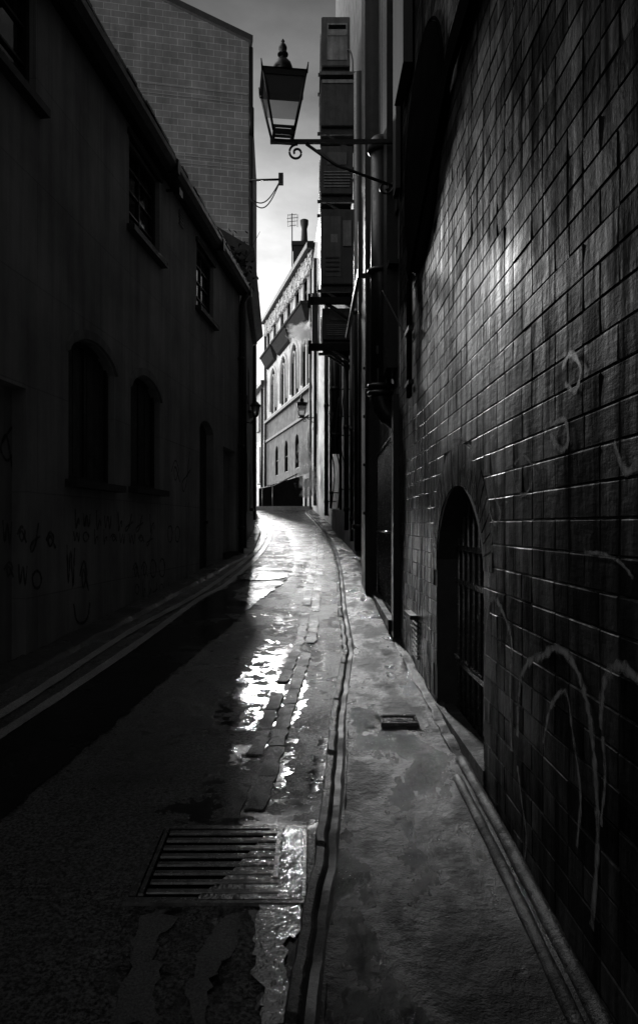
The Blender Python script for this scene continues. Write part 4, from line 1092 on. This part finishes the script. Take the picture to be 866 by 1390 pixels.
ac_unit(.13, .56, 9.3, 10.1, 5.86, 6.5, 'middle air unit of the stack, under the lantern arm', 'acd', 2)
ac_unit(.13, .58, 9.3, 10.1, 4.66, 5.66, 'tall air unit fourth from top with a pale label', 'acd', 3)
ac_unit(.15, .62, 9.3, 10.1, 3.92, 4.34, 'lowest and shortest air unit of the stack', 'acd', 2)
m = MB(); m.box(.16, 1.0, 12.9, 13.9, 9.77, 9.83); tag(m.build('steel_shelf', M['acm']), 'steel shelf below the topmost air unit', 'shelf')
# ================================================================ STREET LANTERNS
def big_lantern(Y, px, sc, label, wall_x, group='street lanterns on wall brackets', pybot=188):
    X = (px-CX)/FP*Y; zb = H-(pybot-CY)/FP*Y
    g = thing('street_lantern', label, 'street lamp', (X, Y, zb), group)
    c = Vector((X, Y, zb)); rot = R(7)
    def q(r, z, k): a = rot + math.pi/4 + k*math.pi/2; return c + Vector((r*1.414*math.cos(a), r*1.414*math.sin(a), z))*sc
    m = MB()
    for k in range(4):
        m.tube([q(.105,.03,k), q(.215,.56,k)], .014*sc, 6)
    for r, z, h in ((.108,.0,.05),(.105,.07,.02),(.218,.53,.06)):
        for k in range(4):
            A_, B_ = q(r,z,k), q(r,z,k+1); A2, B2_ = q(r-.025,z,k), q(r-.025,z,k+1); up = Vector((0,0,h*sc))
            m.hexa([A_,B_,B2_,A2,A_+up,B_+up,B2_+up,A2+up])
    m.build('frame', M['iron'], g)
    m = MB()
    for k in range(4):   # upper opaque panels
        zc = .30; rc = .105+(.11)*(zc-.03)/.53; m.face([q(rc-.004,zc,k), q(rc-.004,zc,k+1), q(.208,.54,k+1), q(.208,.54,k)])
    m.build('reflector_panel', M['smoke'], g)
    m = MB()
    for k in range(4):
        zc = .298; rc = .105+(.11)*(zc-.03)/.53; m.face([q(.102,.06,k), q(.102,.06,k+1), q(rc-.006,zc,k+1), q(rc-.006,zc,k)])
    m.build('glass', M['lglass'], g)
    m = MB()
    lo = [q(.232,.592,k) for k in range(4)]; hi = [q(.09,.655,k) for k in range(4)]
    for k in range(4): m.face([lo[k],lo[(k+1)%4],hi[(k+1)%4],hi[k]])
    m.face(lo[::-1]); m.face(hi)
    for k in range(4): m.tube([q(.222,.56,k), q(.236,.66,k)], [.014*sc,.006*sc], 6)
    m.build('roof', M['iron'], g)
    m = MB(); m.lathe(c+Vector((0,0,.65*sc)), [(p*sc, z*sc) for p, z in ((.095,0),(.098,.03),(.09,.045),(.1,.06),(.1,.09),(.085,.13),(.055,.165),(.03,.18),(.03,.2),(.055,.215),(.055,.23),(.035,.25),(.042,.275),(.042,.3),(.03,.325),(.014,.335),(.014,.35),(.02,.36),(.004,.385))], 16)
    m.build('finial', M['iron'], g)
    m = MB(); m.tube([c+Vector((-.24*sc,0,.43*sc)), c+Vector((-.2*sc,0,.43*sc))], .01*sc, 6); m.build('catch', M['iron'], g)
    m = MB()
    m.box(X-.13*sc, wall_x+.02, Y-.02*sc, Y+.02*sc, zb-.045*sc, zb-.01*sc)
    m.box(wall_x-.03, wall_x+.0, Y-.06, Y+.06, zb-.75*sc, zb+.15*sc)
    m.tube([(X+.24*sc,Y,zb-.05*sc),(X+.55*sc,Y,zb-.27*sc),(wall_x-.02,Y,zb-.5*sc)], .016*sc, 6)
    def spiral(cx_, cz_, r0, turns, a0_, d): 
        return [(cx_+r0*(1-.75*t)*math.cos(a0_+d*turns*2*math.pi*t), Y, cz_+r0*(1-.75*t)*math.sin(a0_+d*turns*2*math.pi*t)) for t in [i/30 for i in range(31)]]
    m.tube(spiral(X+.14*sc, zb-.14*sc, .085*sc, 1.35, math.pi*.45, 1), .012*sc, 6)
    m.tube(spiral(wall_x-.14*sc, zb-.5*sc, .08*sc, 1.35, math.pi*.2, -1), .012*sc, 6)
    m.build('bracket', M['iron'], g)
big_lantern(6.35, 384, .88, 'large black four sided lantern on a scrolled arm against the sky', .80)
big_lantern(30, 409.5, 1.0, 'small distant lantern on a bracket before the stone building', .27, pybot=566)
# ================================================================ STEAM
def steam(c, r, dens, label, seed):
    bpy_m = bpy.data.materials.new('steam'); bpy_m.use_nodes = True; nt = bpy_m.node_tree
    nt.nodes.remove(nt.nodes['Principled BSDF']); out = nt.nodes['Material Output']
    pv = nd(nt, 'ShaderNodeVolumePrincipled'); pv.inputs['Color'].default_value = (1,1,1,1); pv.inputs['Anisotropy'].default_value = 0
    tc = nd(nt, 'ShaderNodeTexCoord'); no = nd(nt, 'ShaderNodeTexNoise', Scale=2.2, Detail=5, Roughness=.6)
    mp = nd(nt, 'ShaderNodeMapping'); mp.inputs['Location'].default_value = (seed, seed*1.7, 0)
    nt.links.new(tc.outputs['Object'], mp.inputs[0]); nt.links.new(mp.outputs[0], no.inputs['Vector'])
    ln = nd(nt, 'ShaderNodeVectorMath', operation='LENGTH'); nt.links.new(tc.outputs['Object'], ln.inputs[0])
    fall = ramp(nt, ln.outputs['Value'], .2, 1.0, .55, -.25)
    nn = ramp(nt, no.outputs['Fac'], .35, .65, -.55, .5)
    s_ = math_n(nt, 'ADD', fall, nn); s2 = math_n(nt, 'MAXIMUM', s_, 0); s3 = math_n(nt, 'MULTIPLY', s2, dens)
    nt.links.new(s3, pv.inputs['Density']); nt.links.new(pv.outputs[0], out.inputs['Volume'])
    bm = bmesh.new(); bmesh.ops.create_icosphere(bm, subdivisions=3, radius=1)
    me = bpy.data.meshes.new('steam_plume'); bm.to_mesh(me); bm.free(); me.materials.append(bpy_m)
    o = bpy.data.objects.new('steam_plume', me); COL.objects.link(o); o.location = c; o.scale = r
    tag(o, label, 'steam', 'steam plumes')
steam(far(410, 452, 33), (.85, .7, .65), 12, 'upper puff of white steam drifting below the bay ledges', 3)
steam(far(413, 622, 29), (.4, .4, .85), 11, 'tall wisp of steam over the end of the alley', 9)
steam(far(419, 655, 28), (.6, .45, .8), 9, 'lower thick puff of steam near the ground at the bend', 5)

# ================================================================ CAMERA, LIGHT
cam = bpy.data.cameras.new('Camera'); co = bpy.data.objects.new('Camera', cam); COL.objects.link(co)
co.location = (0, 0, H); co.rotation_euler = (R(90), 0, 0)
cam.sensor_fit = 'HORIZONTAL'; cam.sensor_width = 36; cam.lens = 36*FP/866
cam.shift_x = (433-CX)/866; cam.shift_y = (CY-695)/866; cam.clip_end = 2000; cam.clip_start = .02
S.camera = co
EL, AZ = R(21), R(-5.6)           # azimuth measured from straight ahead (+Y), negative = left
sun = bpy.data.lights.new('Sun', 'SUN'); sun.energy = 2.1; sun.angle = R(3.2); sun.color = (1, 1, 1)
so = bpy.data.objects.new('Sun', sun); COL.objects.link(so)
d = Vector((math.sin(AZ)*math.cos(EL), math.cos(AZ)*math.cos(EL), math.sin(EL)))
so.rotation_euler = d.to_track_quat('Z', 'Y').to_euler()
W = bpy.data.worlds.new('World'); S.world = W; W.use_nodes = True; nt = W.node_tree
bg = nt.nodes['Background']
sky = nd(nt, 'ShaderNodeTexSky'); sky.sky_type = 'NISHITA'; sky.sun_disc = False; sky.sun_elevation = EL; sky.sun_rotation = AZ
sky.air_density = 1.0; sky.dust_density = 2.5
bw = nd(nt, 'ShaderNodeRGBToBW'); nt.links.new(sky.outputs[0], bw.inputs[0])
tc = nd(nt, 'ShaderNodeTexCoord'); mp = nd(nt, 'ShaderNodeMapping'); mp.inputs['Scale'].default_value = (1, 1, 2.2)
nt.links.new(tc.outputs['Generated'], mp.inputs[0])
no = nd(nt, 'ShaderNodeTexNoise', Scale=4.5, Detail=6, Roughness=.55); nt.links.new(mp.outputs[0], no.inputs['Vector'])
cl = ramp(nt, no.outputs['Fac'], .3, .7, .55, 1.25)
sx = nd(nt, 'ShaderNodeSeparateXYZ'); nt.links.new(tc.outputs['Generated'], sx.inputs[0])
grad = ramp(nt, sx.outputs['Z'], .2, .58, 1.15, .4)
west = ramp(nt, sx.outputs['X'], -.95, -.2, 21.0, .38)   # unseen left sky brightened to light the far facade and right wall
grad = math_n(nt, 'ADD', grad, ramp(nt, sx.outputs['Z'], .6, .9, 0, 1.9))   # unseen sky overhead brightened to lift the dark road
grad = math_n(nt, 'MULTIPLY', grad, west)
v = math_n(nt, 'MULTIPLY', bw.outputs[0], cl); v = math_n(nt, 'MULTIPLY', v, grad)
cc = nd(nt, 'ShaderNodeCombineColor')
for i in range(3): nt.links.new(v, cc.inputs[i])
nt.links.new(cc.outputs[0], bg.inputs['Color']); bg.inputs['Strength'].default_value = .07
S.cycles.volume_bounces = 3
S.view_settings.view_transform = 'Standard'; S.view_settings.look = 'None'; S.view_settings.exposure = 0

# pieces that stand apart become parts of their own
def split_loose(o):
    me = o.data; bm = bmesh.new(); bm.from_mesh(me); bm.verts.ensure_lookup_table(); seen = set(); comps = []
    for v in bm.verts:
        if v.index in seen: continue
        st = [v]; seen.add(v.index); c = []
        while st:
            w = st.pop(); c.append(w.index)
            for e in w.link_edges:
                u = e.other_vert(w)
                if u.index not in seen: seen.add(u.index); st.append(u)
        P = [bm.verts[i].co for i in c]
        comps.append([set(c), [min(p[k] for p in P) for k in range(3)], [max(p[k] for p in P) for k in range(3)]])
    merged = True
    while merged:
        merged = False
        for i in range(len(comps)):
            for j in range(i+1, len(comps)):
                A_, B_ = comps[i], comps[j]
                if all(A_[1][k] - .012 <= B_[2][k] and B_[1][k] - .012 <= A_[2][k] for k in range(3)):
                    A_[0] |= B_[0]; A_[1] = [min(a, b) for a, b in zip(A_[1], B_[1])]; A_[2] = [max(a, b) for a, b in zip(A_[2], B_[2])]
                    comps.pop(j); merged = True; break
            if merged: break
    if len(comps) > 1:
        for k, c in enumerate(comps):
            b2_ = bm.copy(); b2_.verts.ensure_lookup_table()
            bmesh.ops.delete(b2_, geom=[v for v in b2_.verts if v.index not in c[0]], context='VERTS')
            if k == 0: tgt = me
            else:
                tgt = me.copy(); n = o.copy(); n.data = tgt; COL.objects.link(n)
            b2_.to_mesh(tgt); b2_.free()
    bm.free()
for o in list(bpy.data.objects):
    if o.type == 'MESH' and o.name.split('.')[0] in ('drainpipe','downpipe','support_bracket','side_rail','collar','sticker','conduit','surround','clips','loose_cables','mortar_band','string_course','bracket','step','chimney','arm','casing','graffiti','spike'):
        split_loose(o)
for o in list(bpy.data.objects):
    if '_base' in o: del o['_base']
